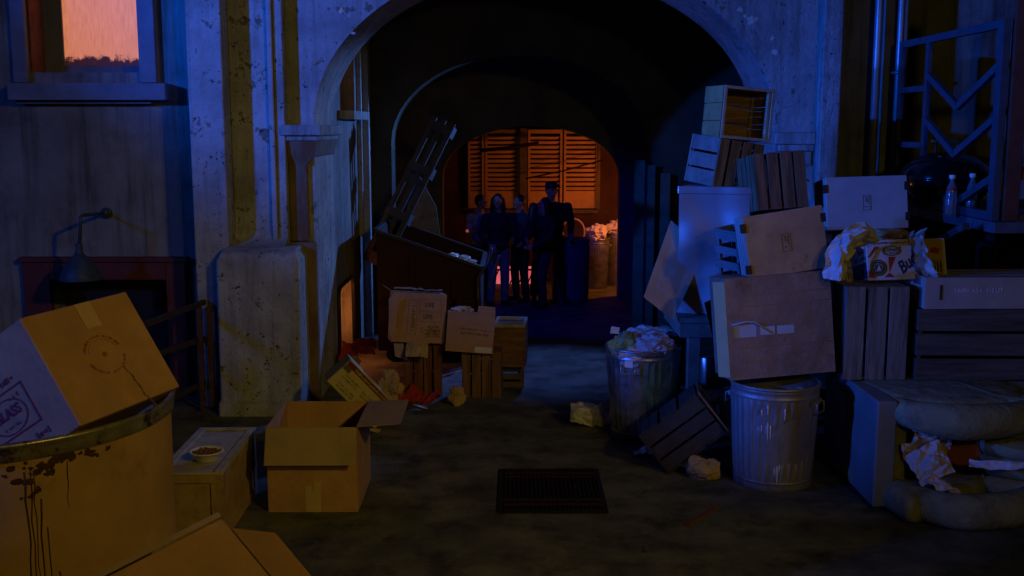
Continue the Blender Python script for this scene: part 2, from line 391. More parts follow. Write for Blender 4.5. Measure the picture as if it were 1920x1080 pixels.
def face_mtx(w, d, h, face):
    """local frame of a box face: x along, y up the face, z outward; origin at its centre (box stands on z=0)"""
    if face == 'front': return T(0, -d / 2, h / 2) @ RX(R(90))
    if face == 'back': return T(0, d / 2, h / 2) @ RZ(R(180)) @ RX(R(90))
    if face == 'left': return T(-w / 2, 0, h / 2) @ RZ(R(-90)) @ RX(R(90))
    if face == 'right': return T(w / 2, 0, h / 2) @ RZ(R(90)) @ RX(R(90))
    if face == 'top': return T(0, 0, h)
    return T(0, 0, 0) @ RX(R(180))
def text_mesh(txt, size, m, parent, mtx, name='printed_word', shear=0, bold=0, sx=1):
    cu = bpy.data.curves.new(name, 'FONT'); cu.body = txt; cu.size = size; cu.align_x = 'CENTER'; cu.align_y = 'CENTER'
    cu.shear = shear; cu.offset = bold; cu.resolution_u = 3
    o = bpy.data.objects.new('tmp_text', cu); COL.objects.link(o)
    me = bpy.data.meshes.new_from_object(o)
    bpy.data.objects.remove(o)
    me.transform(mtx @ Matrix.Diagonal((sx, 1, 1, 1)))
    me.materials.clear(); me.materials.append(M[m]); me.name = name
    p = bpy.data.objects.new(name, me); COL.objects.link(p); p.parent = parent
    return p
def strokes(mb, mtx, x0, y0, x1, y1, rows, seed, fill=.8, lift=.0015):
    """small printed strokes too faint to read: rows of short marks of uneven height"""
    rd = random.Random(seed); rh = (y1 - y0) / rows
    for r in range(rows):
        y = y0 + r * rh; x = x0
        while x < x1:
            ww = rh * rd.uniform(.12, .3)
            if rd.random() < fill and x + ww < x1:
                a = rd.uniform(0, .25) * rh; b = rh * rd.uniform(.5, .8)
                mb.box((x, y + a, lift), (x + ww, y + b, lift + .0006), mtx)
                if rd.random() < .4: mb.box((x + ww, y + a, lift), (x + ww + rh * .18, y + a + rh * .13, lift + .0005), mtx)
            x += ww + rh * rd.uniform(.1, .3)
    return mb
def ringm(mb, mtx, r0, r1, sx=1, n=28, a0=0, a1=360, gaps=None, lift=.0016):
    rd = random.Random(5)
    for k in range(n):
        if gaps and rd.random() < gaps: continue
        t0 = R(a0 + (a1 - a0) * k / n); t1 = R(a0 + (a1 - a0) * (k + 1) / n)
        vs = [mb.bm.verts.new(mtx @ Vector((r * math.cos(t) * sx, r * math.sin(t), lift))) for r, t in ((r0, t0), (r1, t0), (r1, t1), (r0, t1))]
        mb.bm.faces.new(vs)
    return mb

# ------------------------------------------------------------------ THE SETTING
mb = MB()
mb.box((-40, -20, -.3), (40, 60, 0))
struct(mb.build('ground', 'floor'))

def arch_block(mb, x0, x1, z1, cx, a, zs, b, y0, y1, n=40, z0=0):
    """solid wall x0..x1 with an elliptical-headed opening"""
    mb.box((x0, y0, z0), (cx - a, y1, z1)); mb.box((cx + a, y0, z0), (x1, y1, z1))
    pts = [(cx - a * math.cos(math.pi * k / n), zs + b * math.sin(math.pi * k / n)) for k in range(n + 1)]
    for (xa, za), (xb, zb) in zip(pts, pts[1:]):
        q = [Vector((xa, y0, za)), Vector((xb, y0, zb)), Vector((xb, y0, z1)), Vector((xa, y0, z1))]
        f = [mb.bm.verts.new(v) for v in q]; g = [mb.bm.verts.new(v + Vector((0, y1 - y0, 0))) for v in q]
        mb.bm.faces.new(f); mb.bm.faces.new(g[::-1])
        mb.bm.faces.new((f[0], g[0], g[1], f[1]))
        mb.bm.faces.new((f[3], f[2], g[2], g[3]))

# front facade, one building: arch wall, pilasters, plinth, capitals, left wall with its window and door
YF = 9.45
fac = thing('arched_facade', 'pale peeling plaster facade with wide front archway, pilasters and side walls', 'building', (0, YF, 0))
mb = MB(); arch_block(mb, -1.93, 2.60, 6.5, .28, 1.99, 2.42, 1.40, YF, YF + 1.0)
mb.build('arch_wall', 'plaster_peel', fac, world=True)
# left pilaster
mb = MB(); mb.box((-2.69, 9.15, 0), (-2.40, 9.78, 6.5)); mb.build('pilaster', 'plaster_peel', fac, world=True, bev=.012)
mb = MB()
mb.box((-2.398, 9.36, 1.3), (-2.06, 9.60, 6.5)); mb.box((-2.06, 9.30, 1.3), (-2.015, 9.6, 6.5)); mb.box((-2.013, 9.33, 1.3), (-1.932, 9.6, 6.5))
mb.build('pilaster', 'plaster_peel', fac, world=True, bev=.01)
mb = MB()   # rounded foot where the channel dies into the plinth
pf = [(9.12 + .235 * math.sin(k / 8 * math.pi / 2), 1.40 + .12 * (1 - math.cos(k / 8 * math.pi / 2))) for k in range(9)]
mb.poly([(-2.397, 9.58, 1.40)] + [(-2.397, y, z) for y, z in pf] + [(-2.397, 9.58, 1.52)], .46, (1, 0, 0))
mb.build('pilaster_foot', 'plaster_peel', fac, world=True, bev=.006)
# plinth: a few stacked, slightly irregular courses
mb = MB()
prof = [(0, 8.86), (.10, 8.87), (.12, 8.93), (.75, 8.945), (1.30, 8.95), (1.36, 8.98), (1.40, 9.10)]
fx = lambda z: (-2.47 + (.03 if z > 1.3 else 0), -1.78 - (.03 if z > 1.3 else 0))
rows = []
for z, y in prof:
    xa, xb = fx(z)
    rows.append([mb.bm.verts.new((x, yy, z)) for x, yy in ((xa, 9.5), (xa, y), (xb, y), (xb, 9.449))])
for a, b in zip(rows, rows[1:]):
    for k in range(4): mb.bm.faces.new((a[k], a[(k + 1) % 4], b[(k + 1) % 4], b[k]))
mb.bm.faces.new(rows[-1])
o = mb.build('plinth', 'plaster_peel', fac, world=True, bev=.035); o.modifiers['bevel'].segments = 4
# capital and column shaft on the left jamb
mb = MB()
mb.box((-1.97, 9.30, 2.335), (-1.62, 10.47, 2.425)); mb.box((-1.93, 9.34, 2.29), (-1.655, 10.46, 2.334))
mb.build('capital', 'plaster', fac, world=True, bev=.012)
mb = MB()
rows = []
for z, xb, y in ((2.289, -1.67, 9.36), (2.16, -1.70, 9.38), (2.10, -1.755, 9.40), (2.09, -1.775, 9.40)):
    rows.append([mb.bm.verts.new(v) for v in ((-1.925, y, z), (xb, y, z), (xb, 10.44, z), (-1.925, 10.44, z))])
for a, b in zip(rows, rows[1:]):
    for k in range(4): mb.bm.faces.new((a[k], a[(k + 1) % 4], b[(k + 1) % 4], b[k]))
mb.bm.faces.new(rows[-1]); mb.build('bracket', 'shade_stain_column', fac, world=True)
mb = MB()
mb.box((-1.93, 9.405, 1.42), (-1.765, 9.449, 2.10)); mb.box((-1.93, 9.36, 0), (-1.70, 9.447, 1.418))
mb.build('column_shaft', 'shade_stain_column', fac, world=True, bev=.015)
mb = MB()
for k, (px_, py_, s_) in enumerate(((1410, 38, .05), (1454, 98, .035), (1388, 18, .03), (1398, 30, .022), (1448, 72, .02), (662, 62, .02), (640, 20, .03), (572, 240, .02), (655, 30, .015))):
    c = P(px_, py_, YF - .002); mb.crumple(c, (s_ * .7, .004, s_ * .6), seed=k + 3, sub=3, amp=.8)
o = mb.build('paint_chips', 'label_white', fac, world=True); o['kind'] = 'stuff'
# right capital
mb = MB()
mb.box((2.25, 9.36, 2.26), (2.60, 10.46, 2.36)); mb.box((2.29, 9.39, 2.20), (2.60, 9.449, 2.259)); mb.box((2.33, 9.41, 2.08), (2.58, 9.449, 2.198))
mb.build('capital', 'plaster', fac, world=True, bev=.012)
# right pilaster and right wall
mb = MB(); mb.box((2.601, 9.25, 0), (2.76, 9.8, 6.5)); mb.build('pilaster', 'plaster', fac, world=True, bev=.012)
mb = MB(); mb.box((2.761, 9.47, 0), (3.16, 9.8, 6.5)); mb.box((3.161, 9.40, 0), (3.36, 9.8, 6.5)); mb.box((3.361, 9.62, 0), (9, 10, 6.5))
mb.build('right_wall', 'plaster_smooth', fac, world=True, bev=.01)
# left wall with openings
WL, WR, WB = P(58, 155, 9.7).x, P(266, 135, 9.7).x, P(150, 136, 9.7).z
DL, DR, DT = P(100, 525, 9.7).x, P(316, 525, 9.7).x, P(200, 523, 9.7).z
mb = MB()
y0, y1 = 9.7, 10.3
mb.box((-9, y0, 0), (DL, y1, DT)); mb.box((DR, y0, 0), (-2.691, y1, DT))
mb.box((-9, y0, DT), (-2.691, y1, WB)); mb.box((-9, y0, WB), (WL, y1, 6.5)); mb.box((WR, y0, WB), (-2.691, y1, 6.5)); mb.box((WL, y0, WB + 1.7), (WR, y1, 6.5))
mb.build('left_wall', 'plaster_smooth', fac, world=True)
win = MB()
a, b_ = P(32, 155, 9.7).x, P(298, 155, 9.7).x
win.box((a, 9.63, WB - .09), (WL, 9.698, WB + 1.8)); win.box((WR, 9.63, WB - .09), (b_, 9.698, WB + 1.8))
win.box((WL + .001, 9.98, WB - .001), (WL + .19, 10.02, WB + 1.7)); win.box((WL + .19, 9.99, WB), (WR, 10.02, WB + .075))
wf = win.build('window', 'frame_blue', fac, world=True, bev=.006)
mb = MB(); mb.box((P(20, 160, 9.6).x, 9.52, P(20, 188, 9.55).z), (P(314, 160, 9.6).x, 9.70, P(20, 156, 9.55).z)); mb.box((WL - .1, 9.60, P(20, 188, 9.55).z - .03), (WR + .1, 9.698, P(20, 188, 9.55).z - .001))
mb.build('sill', 'frame_blue', wf, bev=.008).location = -fac.location
mb = MB(); mb.box((0, 0, 0), (WR - WL - .19, .01, 1.62))
pn = mb.build('pane', 'lit_pane', wf); pn.location = Vector((WL + .19, 10.0, WB + .076)) - fac.location
mb = MB(); mb.box((WL + .003, 9.702, WB), (WL + .02, 9.978, WB + 1.7)); mb.build('reveal', 'wood_red', wf).location = -fac.location
# doorway with red-brown frame
mb = MB()
c, d_ = P(48, 490, 9.7).x, P(350, 490, 9.7).x; zt = P(200, 491, 9.66).z
mb.box((c, 9.62, 0), (DL, 9.698, zt)); mb.box((DR, 9.62, 0), (d_, 9.698, zt)); mb.box((DL + .001, 9.62, DT), (DR - .001, 9.698, zt))
mb.box((c - .03, 9.60, zt + .001), (d_ + .03, 9.70, zt + .045))
mb.build('door_frame', 'door_red', fac, world=True, bev=.008)
mb = MB(); mb.box((DL, 9.95, 0), (DR, 10.0, DT)); 
for k in range(3): mb.box((DL + .08, 9.93, .12 + k * .5), (DR - .08, 9.949, .5 + k * .5))
mb.build('door', 'black_plastic', fac, world=True)

# passage behind the front arch
pas = thing('passage_walls', 'dark plaster walls of covered passage behind the front archway', 'wall', (-1.71, 10.5, 0))
mb = MB()
x0, x1 = -2.2, -1.712
hw0, hw1 = 10.95, 11.95      # high window
zw = P(650, 208, 11.3).z
cz0, cz1 = .12, .84; cy0, cy1 = 10.50, 11.5
mb.box((x0, 10.452, 0), (x1, cy0, 6.5)); mb.box((x0, cy1, 0), (x1, 12.598, zw)); mb.box((x0, cy0, 0), (x1, cy1, cz0)); mb.box((x0, cy0, cz1), (x1, cy1, zw))
mb.box((x0, cy0, zw), (x1, hw0, 6.5)); mb.box((x0, hw1, zw), (x1, 12.598, 6.5)); mb.box((x0, hw0, zw + .9), (x1, hw1, 6.5))
mb.build('left_passage_wall', 'plaster_smooth', pas, world=True)
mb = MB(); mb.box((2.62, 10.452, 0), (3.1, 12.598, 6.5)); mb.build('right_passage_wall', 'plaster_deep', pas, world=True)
mb = MB(); mb.box((-1.711, hw0 - .08, zw - .09), (-1.56, hw1 + .08, zw)); mb.build('sill', 'plaster', pas, world=True, bev=.01)
mb = MB(); mb.box((-2.0, hw0, zw + .001), (-1.97, hw1, zw + .9)); mb.build('window_blind', 'orange_glow', pas, world=True)
mb = MB(); mb.box((-1.711, 12.1, 1.2), (-1.66, 12.16, 4.4)); mb.box((-1.711, 12.4, 0), (-1.62, 12.59, 4.4)); mb.build('wall_trim', 'plaster', pas, world=True, bev=.008)
# cellar opening with rounded trim and bars
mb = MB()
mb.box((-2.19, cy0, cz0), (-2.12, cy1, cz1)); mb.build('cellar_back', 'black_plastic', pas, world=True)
mb = MB()
pts = [(-1.70, cy0, cz0), (-1.70, cy0, cz1 - .1), (-1.70, cy0 + .03, cz1 - .03), (-1.70, cy0 + .1, cz1), (-1.70, cy1 - .1, cz1), (-1.70, cy1 - .03, cz1 - .03), (-1.70, cy1, cz1 - .1), (-1.70, cy1, cz0)]
mb.tube(pts, .022, 8); mb.build('cellar_trim', 'black_plastic', pas, world=True)
mb = MB()
for k, yy in enumerate((10.74, 10.90)): mb.tube([(-1.78, yy, cz0), (-1.78, yy, cz1)], .028, 10)
mb.build('cellar_pipe', 'wood_honey', pas, world=True)

a2 = thing('second_arch', 'dark plaster wall with second archway deep inside the passage', 'wall', (.11, 12.6, 0))
mb = MB(); arch_block(mb, -2.6, 3.1, 6.5, .11, 1.50, 2.21, 1.03, 12.60, 13.0)
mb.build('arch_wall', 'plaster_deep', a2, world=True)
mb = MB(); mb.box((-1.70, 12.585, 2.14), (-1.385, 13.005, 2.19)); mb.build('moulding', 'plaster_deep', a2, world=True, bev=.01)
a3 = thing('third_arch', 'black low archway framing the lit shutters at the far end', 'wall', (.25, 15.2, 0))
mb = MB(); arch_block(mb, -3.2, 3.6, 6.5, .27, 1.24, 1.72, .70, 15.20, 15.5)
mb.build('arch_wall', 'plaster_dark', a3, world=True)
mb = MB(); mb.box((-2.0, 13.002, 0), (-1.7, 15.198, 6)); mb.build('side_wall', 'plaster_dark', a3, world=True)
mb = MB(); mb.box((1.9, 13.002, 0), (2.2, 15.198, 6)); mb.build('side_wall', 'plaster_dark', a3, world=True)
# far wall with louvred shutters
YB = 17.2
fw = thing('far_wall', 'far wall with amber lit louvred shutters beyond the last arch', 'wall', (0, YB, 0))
mb = MB(); mb.box((-4, YB, 0), (5, YB + .3, 6)); mb.build('wall_panel', 'wall_dimmed', fw, world=True)
zt, zb = P(1000, 243, YB).z, P(1000, 390, YB).z
for xa, xb in ((878, 908), (910, 974), (990, 1054), (1057, 1121)):
    X0, X1 = P(xa, 300, YB).x, P(xb, 300, YB).x
    zm = zb + .27
    mb = MB()
    mb.box((X0, YB - .085, zb), (X0 + .035, YB - .03, zt)); mb.box((X1 - .035, YB - .085, zb), (X1, YB - .03, zt))
    mb.box((X0 + .036, YB - .08, zt - .06), (X1 - .036, YB - .03, zt)); mb.box((X0 + .036, YB - .05, zb), (X1 - .036, YB - .03, zm))
    z = zm + .02
    while z < zt - .09:
        mb.box((X0 + .036, -.028, -.006), (X1 - .036, .028, .006), T(0, YB - .05, z + .02) @ RX(R(-48)))
        z += .072
    mb.build('shutter', 'shutter', fw, world=True)
mb = MB(); mb.box((P(975, 1, YB).x, YB - .13, zb - .08), (P(989, 1, YB).x, YB - .002, zt + .02)); mb.box((P(885, 1, YB).x, YB - .12, zb - .075), (P(1125, 1, YB).x, YB - .002, zb - .02)); mb.box((P(1122.5, 1, YB).x, YB - .11, zb - .01), (P(1128, 1, YB).x, YB - .002, zt))
mb.build('window_frame', 'wood_dark', fw, world=True)
mb = MB()   # thin black tubes added for the dark diagonal shadows on the shutters
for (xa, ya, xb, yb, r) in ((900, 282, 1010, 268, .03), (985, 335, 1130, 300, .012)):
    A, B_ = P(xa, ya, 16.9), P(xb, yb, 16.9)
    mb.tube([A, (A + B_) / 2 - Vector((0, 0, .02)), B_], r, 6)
mb.build('shadow_bar', 'black', fw, world=True)
mb = MB(); g0 = P(905, 543, 16.9)
rg = thing('glowing_panel', 'low red glowing panel on the ground behind the group', 'light panel', (P(965, 540, 16.7).x, 16.7, 0))
mb.box((P(905, 1, 16.7).x, 16.7, .0), (P(1026, 1, 16.7).x, 16.74, .27)); mb.build('panel', 'red_glow', rg, world=True)
mb = MB()
for k in range(7): mb.bar((P(905 + k * 17, 1, 16.68).x, 16.68, .0), (P(917 + k * 17, 1, 16.68).x, 16.68, .22), .02)
mb.box((P(903, 1, 16.7).x, 16.67, .21), (P(1022, 1, 16.7).x, 16.75, .235)); mb.build('grille', 'black', rg, world=True)

# fitted real-world poses: (location), (rotation), (width, depth, height)
DB = ((-1.509, 3.766, 1.318), (-.555, -.031, 1.219), (.519, .468, .409)); DBfaces = ('front', 'left'); DBprint = (-.02, -.04, 0)
CH = ((-1.87, 6.51, 0), (0, 0, .02), (.37, .92, .44))
LB = ((-1.151, 3.361, .572), (.180, .631, -.561), (.53, .614, .40)); LBz = .36
C1 = ((-.871, 9.645, .489), (-.09, .077, .18), (.484, .301, .443))
C2 = ((-.386, 9.577, .40), (-.2, .074, .008), (.421, .30, .36))
YB_ = ((-1.038, 8.58, .088), (.191, -.703, .192), (.251, .143, .583))
CC = ((1.703, 8.364, 2.309), (-.002, .078, .295), (.422, .303, .39))
CD = ((1.601, 8.395, 1.954), (.093, .131, .479), (.42, .362, .364))
CE = ((1.944, 8.041, 1.794), (-.146, -.069, .155), (.388, .357, .413))
PF = ((1.85, 7.28, 1.429), (-.083, -.142, .13), (.553, .194, .421))
PG = ((2.588, 8.017, 1.646), (-.166, -.029, .024), (.597, .30, .386))
PH = ((1.797, 7.273, .745), (-.083, -.073, .074), (.715, .40, .68))
TO = ((1.232, 7.651, .292), (1.567, .897, -.133), (.343, .509, .341))
BE = ((2.677, 7.416, 1.347), (-.263, -.024, .049), (.548, .289, .276))
BJ = (P(1207, 557, 7.95), 0, 0)

# ------------------------------------------------------------------ SHARED BUILDERS
def crate(name, label, cat, loc, rot, dims, faces, wd, group=None, t=.013, n=None, gap=.018, frame=None, lining=None):
    """slatted box; faces: dict face -> 'H' / 'V' slats, 'S' solid, 'O' open"""
    w_, d_, h_ = dims; r = thing(name, label, cat, loc, rot, group)
    rd = random.Random(label)
    for fc in ('front', 'back', 'left', 'right', 'bottom', 'top'):
        st = faces.get(fc, 'H')
        if st == 'O': continue
        U_, V_ = {'front': (w_, h_), 'back': (w_, h_), 'left': (d_ - 2 * t - .004, h_ - .001), 'right': (d_ - 2 * t - .004, h_ - .001),
                  'bottom': (w_ - 2 * t - .004, d_ - 2 * t - .004), 'top': (w_ - 2 * t - .004, d_ - 2 * t - .004)}[fc]
        m = face_mtx(w_, d_, h_, fc); mb = MB(); inset = -.002 if fc in ('bottom', 'top') else 0
        k = n or (4 if st == 'V' else 3)
        if st == 'S':
            mb.box((-U_ / 2, -V_ / 2, -t + inset), (U_ / 2, V_ / 2, inset), m)
        else:
            L_ = V_ if st == 'H' else U_
            sw = (L_ - gap * (k - 1)) / k
            for i in range(k):
                c0 = -L_ / 2 + i * (sw + gap); j = rd.uniform(-.004, .004)
                if st == 'H': mb.box((-U_ / 2, c0, -t + inset), (U_ / 2, c0 + sw + (j if i < k - 1 else 0), inset), m)
                else: mb.box((c0, -V_ / 2, -t + inset), (c0 + sw + (j if i < k - 1 else 0), V_ / 2, inset), m)
        wk = wd + ('_v' if st == 'V' else '_h')
        mb.build('side_panel' if fc not in ('bottom', 'top') else ('base_panel' if fc == 'bottom' else 'top_panel'), wk if (wk in M and fc in ('front', 'back', 'left', 'right') and not (st == 'H' and fc in ('left', 'right'))) else wd, r, bev=.0025)
    q = .024; e = t + .001
    for sx in (-1, 1):
        for sy in (-1, 1):
            mb = MB(); x = sx * (w_ / 2 - e - q / 2 - .001); y = sy * (d_ / 2 - e - q / 2 - .001)
            mb.box((x - q / 2, y - q / 2, .016), (x + q / 2, y + q / 2, h_ - .016))
            mb.build('corner_post', frame or wd, r, bev=.002)
    for fc, st in faces.items():      # rails round an open face
        if st == 'O' and fc in ('front', 'back', 'top'):
            U_, V_ = (w_, h_) if fc != 'top' else (w_, d_); m = face_mtx(w_, d_, h_, fc); mb = MB(); q = .022
            for a0, b0, a1, b1 in ((-U_ / 2, -V_ / 2, U_ / 2, -V_ / 2 + q), (-U_ / 2, V_ / 2 - q, U_ / 2, V_ / 2), (-U_ / 2, -V_ / 2 + q + .001, -U_ / 2 + q, V_ / 2 - q - .001), (U_ / 2 - q, -V_ / 2 + q + .001, U_ / 2, V_ / 2 - q - .001)):
                mb.box((a0, b0, .0015), (a1, b1, .015), m)
            mb.build('rim', frame or wd, r, bev=.002)
    return r

def carton(name, label, loc, rot, dims, m='card', group=None, cat='box', closed=True, tape=None):
    w_, d_, h_ = dims; r = thing(name, label, cat, loc, rot, group)
    t = .005
    mb = MB()
    if closed:
        mb.box((-w_ / 2, -d_ / 2, 0), (w_ / 2, d_ / 2, h_), bev=.004)
    else:
        mb.box((-w_ / 2, -d_ / 2, 0), (w_ / 2, d_ / 2, t))
        mb.box((-w_ / 2, -d_ / 2, t), (w_ / 2, -d_ / 2 + t, h_)); mb.box((-w_ / 2, d_ / 2 - t, t), (w_ / 2, d_ / 2, h_))
        mb.box((-w_ / 2, -d_ / 2 + t, t), (-w_ / 2 + t, d_ / 2 - t, h_)); mb.box((w_ / 2 - t, -d_ / 2 + t, t), (w_ / 2, d_ / 2 - t, h_))
    mb.build('body', m, r)
    return r

def flap(parent, a, b, dirv, length, m, name='flap', taper=.0, thick=.004):
    """flap hinged along a-b, reaching out along dirv (parent coords)"""
    a, b, dv = Vector(a), Vector(b), Vector(dirv).normalized() * length
    e = (b - a) * taper; nrm = (b - a).cross(dv).normalized()
    mb = MB(); pts = [a, b, b + dv - e, a + dv + e]
    mid0, mid1 = (a + b) / 2, (pts[2] + pts[3]) / 2 + nrm * .012
    mb.poly(pts, thick, nrm)
    return mb.build(name, m, parent)

def trash_can(name, label, loc, rz, rt, rb, h, m, dent=None, group='galvanised trash cans', tilt=(0, 0), handles=(20, 200)):
    r = thing(name, label, 'trash can', loc, (tilt[0], tilt[1], rz), group)
    mb = MB(); n = 160
    P_ = [(rb * .98, .0), (rb * 1.0, .004), (rb, .03), (rb * 1.012, .055), (rb * 1.03, .06), (rb * 1.01, .066)]
    mb.lathe(P_, n)
    prof = []
    for i in range(25):
        f = i / 24; z = .066 + f * (h - .066 - .075); prof.append((rb * 1.0 + (rt - rb) * f, z))
    rings = []
    for i, (rr, z) in enumerate(prof):
        amp = .0042 * min(1, i / 2, (24 - i) / 2)
        ring = []
        for k in range(n):
            t = 2 * math.pi * k / n
            q = rr + amp * (1 if math.cos(32 * t) > .1 else -1)
            p = Vector((q * math.cos(t), q * math.sin(t), z))
            if dent: p = dent(p)
            ring.append(mb.bm.verts.new(p))
        rings.append(ring)
    for a, b in zip(rings, rings[1:]):
        for k in range(n):
            f = mb.bm.faces.new((a[k], a[(k + 1) % n], b[(k + 1) % n], b[k])); f.smooth = True
    mb.lathe([(rt, h - .076), (rt * 1.012, h - .072), (rt * 1.012, h - .06), (rt * 1.0, h - .055), (rt * 1.005, h - .03), (rt * 1.018, h - .024), (rt * 1.01, h - .012)], n)
    mb.lathe([(rb * .97, .03), (.001, .03)], n)
    mb.lathe([(rt * .985, h - .02), (rt * .95, h - .3), (rb * .97, .032)], n)
    mb.build('can_body', m, r)
    mb = MB(); pts = [(rt * 1.01 * math.cos(2 * math.pi * k / 48), rt * 1.01 * math.sin(2 * math.pi * k / 48), h) for k in range(49)]
    mb.tube(pts, .011, 8, cap=False); mb.build('rim', m, r)
    for hd in handles:
        a = R(hd); u = Vector((math.cos(a), math.sin(a), 0)); v = Vector((-u.y, u.x, 0)); c = u * (rt * 1.0)
        mb = MB(); mb.tube([c + v * .055 + Vector((0, 0, h - .1)), c + v * .06 + u * .03 + Vector((0, 0, h - .10)), c + v * .055 + u * .035 + Vector((0, 0, h - .165)), c - v * .055 + u * .035 + Vector((0, 0, h - .165)), c - v * .06 + u * .03 + Vector((0, 0, h - .10)), c - v * .055 + Vector((0, 0, h - .1))], .006, 6)
        mb.bar(c + v * .075 + u * .004 + Vector((0, 0, h - .1)), c - v * .075 + u * .004 + Vector((0, 0, h - .1)), .02, .03)
        mb.build('handle', m, r)
    return r
def solo(mb, name, label, cat, m, origin, smooth=False, solid=0, group=None):
    """a thing that is one mesh; vertices given in world space"""
    origin = Vector(origin); mb.bm.transform(Matrix.Translation(-origin))
    o = mb.build(name, m, None, smooth=smooth, solid=solid); o.location = origin
    return tag(o, label, cat, group)

# ------------------------------------------------------------------ LEFT SIDE
# gooseneck lamp on the wall
q0 = P(197, 400, 9.66); 
lp = thing('wall_lamp', 'unlit enamel gooseneck lamp reaching out from the left wall', 'lamp', q0)
qe = P(150, 404, 9.15); qs = P(149, 478, 9.15)
mb = MB(); mb.lathe([(0.001, 0), (.05, 0), (.05, .012), (.03, .025), (.001, .03)], 20); mb.bm.transform(T(q0 + Vector((0, .04, 0))) @ RX(R(90)))
mb.build('wall_plate', 'lamp_enamel', lp, world=True)
mb = MB(); mb.tube([q0, (q0 + qe) / 2, qe + Vector((.02, .02, .0)), qe + Vector((.002, 0, -.012)), qe - Vector((0, 0, .05)), qs], .015, 10); mb.ell(q0, (.035, .035, .035)); mb.build('arm', 'lamp_enamel', lp, world=True)
mb = MB(); mb.lathe([(.02, .10), (.028, .09), (.03, .02), (.045, 0), (.085, -.035), (.13, -.10), (.165, -.17), (.175, -.205), (.18, -.21), (.17, -.208), (.12, -.1), (.04, -.02)], 36, qs)
mb.build('shade', 'lamp_enamel', lp, world=True)

# railing
rl = thing('railing', 'rusty three bar iron railing running forward from the wall', 'railing', (-2.62, 9.1, 0))
for z, (pa, pb) in zip((.93, .61, .22, -1), (((385, 565), (262, 612)), ((388, 630), (270, 672)), ((390, 712), (280, 766)), 0)[:3]):
    A = G(*pa, z); A.y = min(A.y, 9.14); B_ = G(*pb, z)
    D = (B_ - A).normalized()
    B_ = A + D * 2.6
    mb = MB(); mb.bar(A, B_, .035, .045); mb.build('rail', 'iron', rl, world=True, bev=.004)
for yy, px_ in ((9.02, 0), (7.0, 0)):
    mb = MB(); xx = -2.63 - (9.1 - yy) * .10
    mb.bar((xx, yy, 0), (xx, yy, .95), .04, .03); mb.build('post', 'iron_rust', rl, world=True)
mb = MB(); mb.bar((-2.57, 9.08, 0), (-2.57, 9.08, .9), .05, .02); mb.build('post', 'iron_rust', rl, world=True)
mb = MB()
a = G(262, 612, .93); mb.box((-3.02, 8.1, 0), (-2.96, 8.16, .9)); mb.build('post', 'iron', rl, world=True)

# big drum
DC = Vector((-1.93, 3.93, 0)); DRr, DH = .635, 1.392
dr = thing('drum', 'large tan drum with rusty stained metal rim in the left foreground', 'drum', DC)
mb = MB(); mb.lathe([(DRr * .985, 0), (DRr * .99, DH - .06)], 128); mb.lathe([(DRr * .96, DH - .03), (DRr * .96, .02), (.001, .02)], 128); mb.build('barrel_wall', 'drum', dr)
mb = MB(); mb.lathe([(DRr * .992, DH - .062), (DRr * 1.010, DH - .056), (DRr * 1.0, DH - .04), (DRr * 1.012, DH - .026), (DRr * 1.004, DH - .016), (DRr * 1.02, DH - .008), (DRr * 1.005, DH + .006), (DRr * .985, DH), (DRr * .965, DH - .03)], 128); mb.build('rim', 'drum_rim', dr)
mb = MB(); rd = random.Random(4)
def on_drum(a, z, lift=.004): a += .60; return Vector(((DRr * .99 + lift) * math.sin(a), -(DRr * .99 + lift) * math.cos(a), z))
for a_, z0_, z1_, r_ in ((.005, DH - .1, .62, .004), (.022, DH - .1, .86, .0035), (.045, DH - .2, .70, .005), (.075, DH - .30, .35, .0035), (.12, .93, .78, .0045), (-.02, DH - .1, .9, .006), (.19, DH-.09, 1.14, .004)):
    pts = [on_drum(a_ + .012 * noise.noise(Vector((k * .7, a_ * 30, 0))), z0_ + (z1_ - z0_) * k / 8, -.001) for k in range(9)]
    mb.tube(pts, [r_ * .7 * (1 - .06 * k) for k in range(9)], 6)
mb.build('rust_drip', 'rust_drip', dr)
mb = MB()
for k in range(44):
    a_ = rd.gauss(.0, .20); z = DH - .065 - abs(rd.gauss(0, .022)) - (.09 * rd.random() if abs(a_) < .12 else 0)
    s_ = rd.uniform(.004, .015)
    mb.crumple(on_drum(a_, z, -.001), (s_ * 1.3, .002, s_), seed=k, sub=2, amp=.6, m=RZ(a_ + .6))
mb.build('rust_stain', 'rust_drip', dr)

# carton wedged in the drum
w_, d_, h_ = DB[2]
cb = carton('cardboard_box', 'large tan carton stamped GLASS tipped into the drum mouth', DB[0], DB[1], DB[2], 'card', group='cardboard boxes in the left foreground')
DBF, DBL = DBfaces
m = face_mtx(w_, d_, h_, DBF)
U_, V_ = (w_, h_) if DBF in ('front', 'back') else (d_, h_)
mb = MB(); mb.box((-.045, V_ / 2 - .10, .001), (.03, V_ / 2 - .002, .0025), m @ T(.03, 0, 0)); mb.build('tape', 'tape', cb)
mb = MB()
ringm(mb, m @ T(0, .0, 0), .066, .075, 1.25, 44, 15, 165, .3); ringm(mb, m, .066, .075, 1.25, 40, 195, 345, .3); ringm(mb, m, .056, .059, 1.25, 40, 20, 160, .4)
ringm(mb, m, 0.0, .012, 1, 8, 0, 360, .3)
mb.build('round_stamp', 'ink_orange', cb)
mb = MB(); rd = random.Random(9); x = .05; y = -.06
for k in range(16):
    mb.box((x, y - .014, .001), (x + rd.uniform(.003, .009), y, .0022), m); y -= .013; x += rd.uniform(-.002, .009)
mb.build('scuff', 'ink_brown', cb)
m = face_mtx(w_, d_, h_, DBL)
U2 = d_ if DBL in ('left', 'right') else w_
mb = MB(); fm = m @ T(*DBprint[:2], 0) @ RZ(DBprint[2])
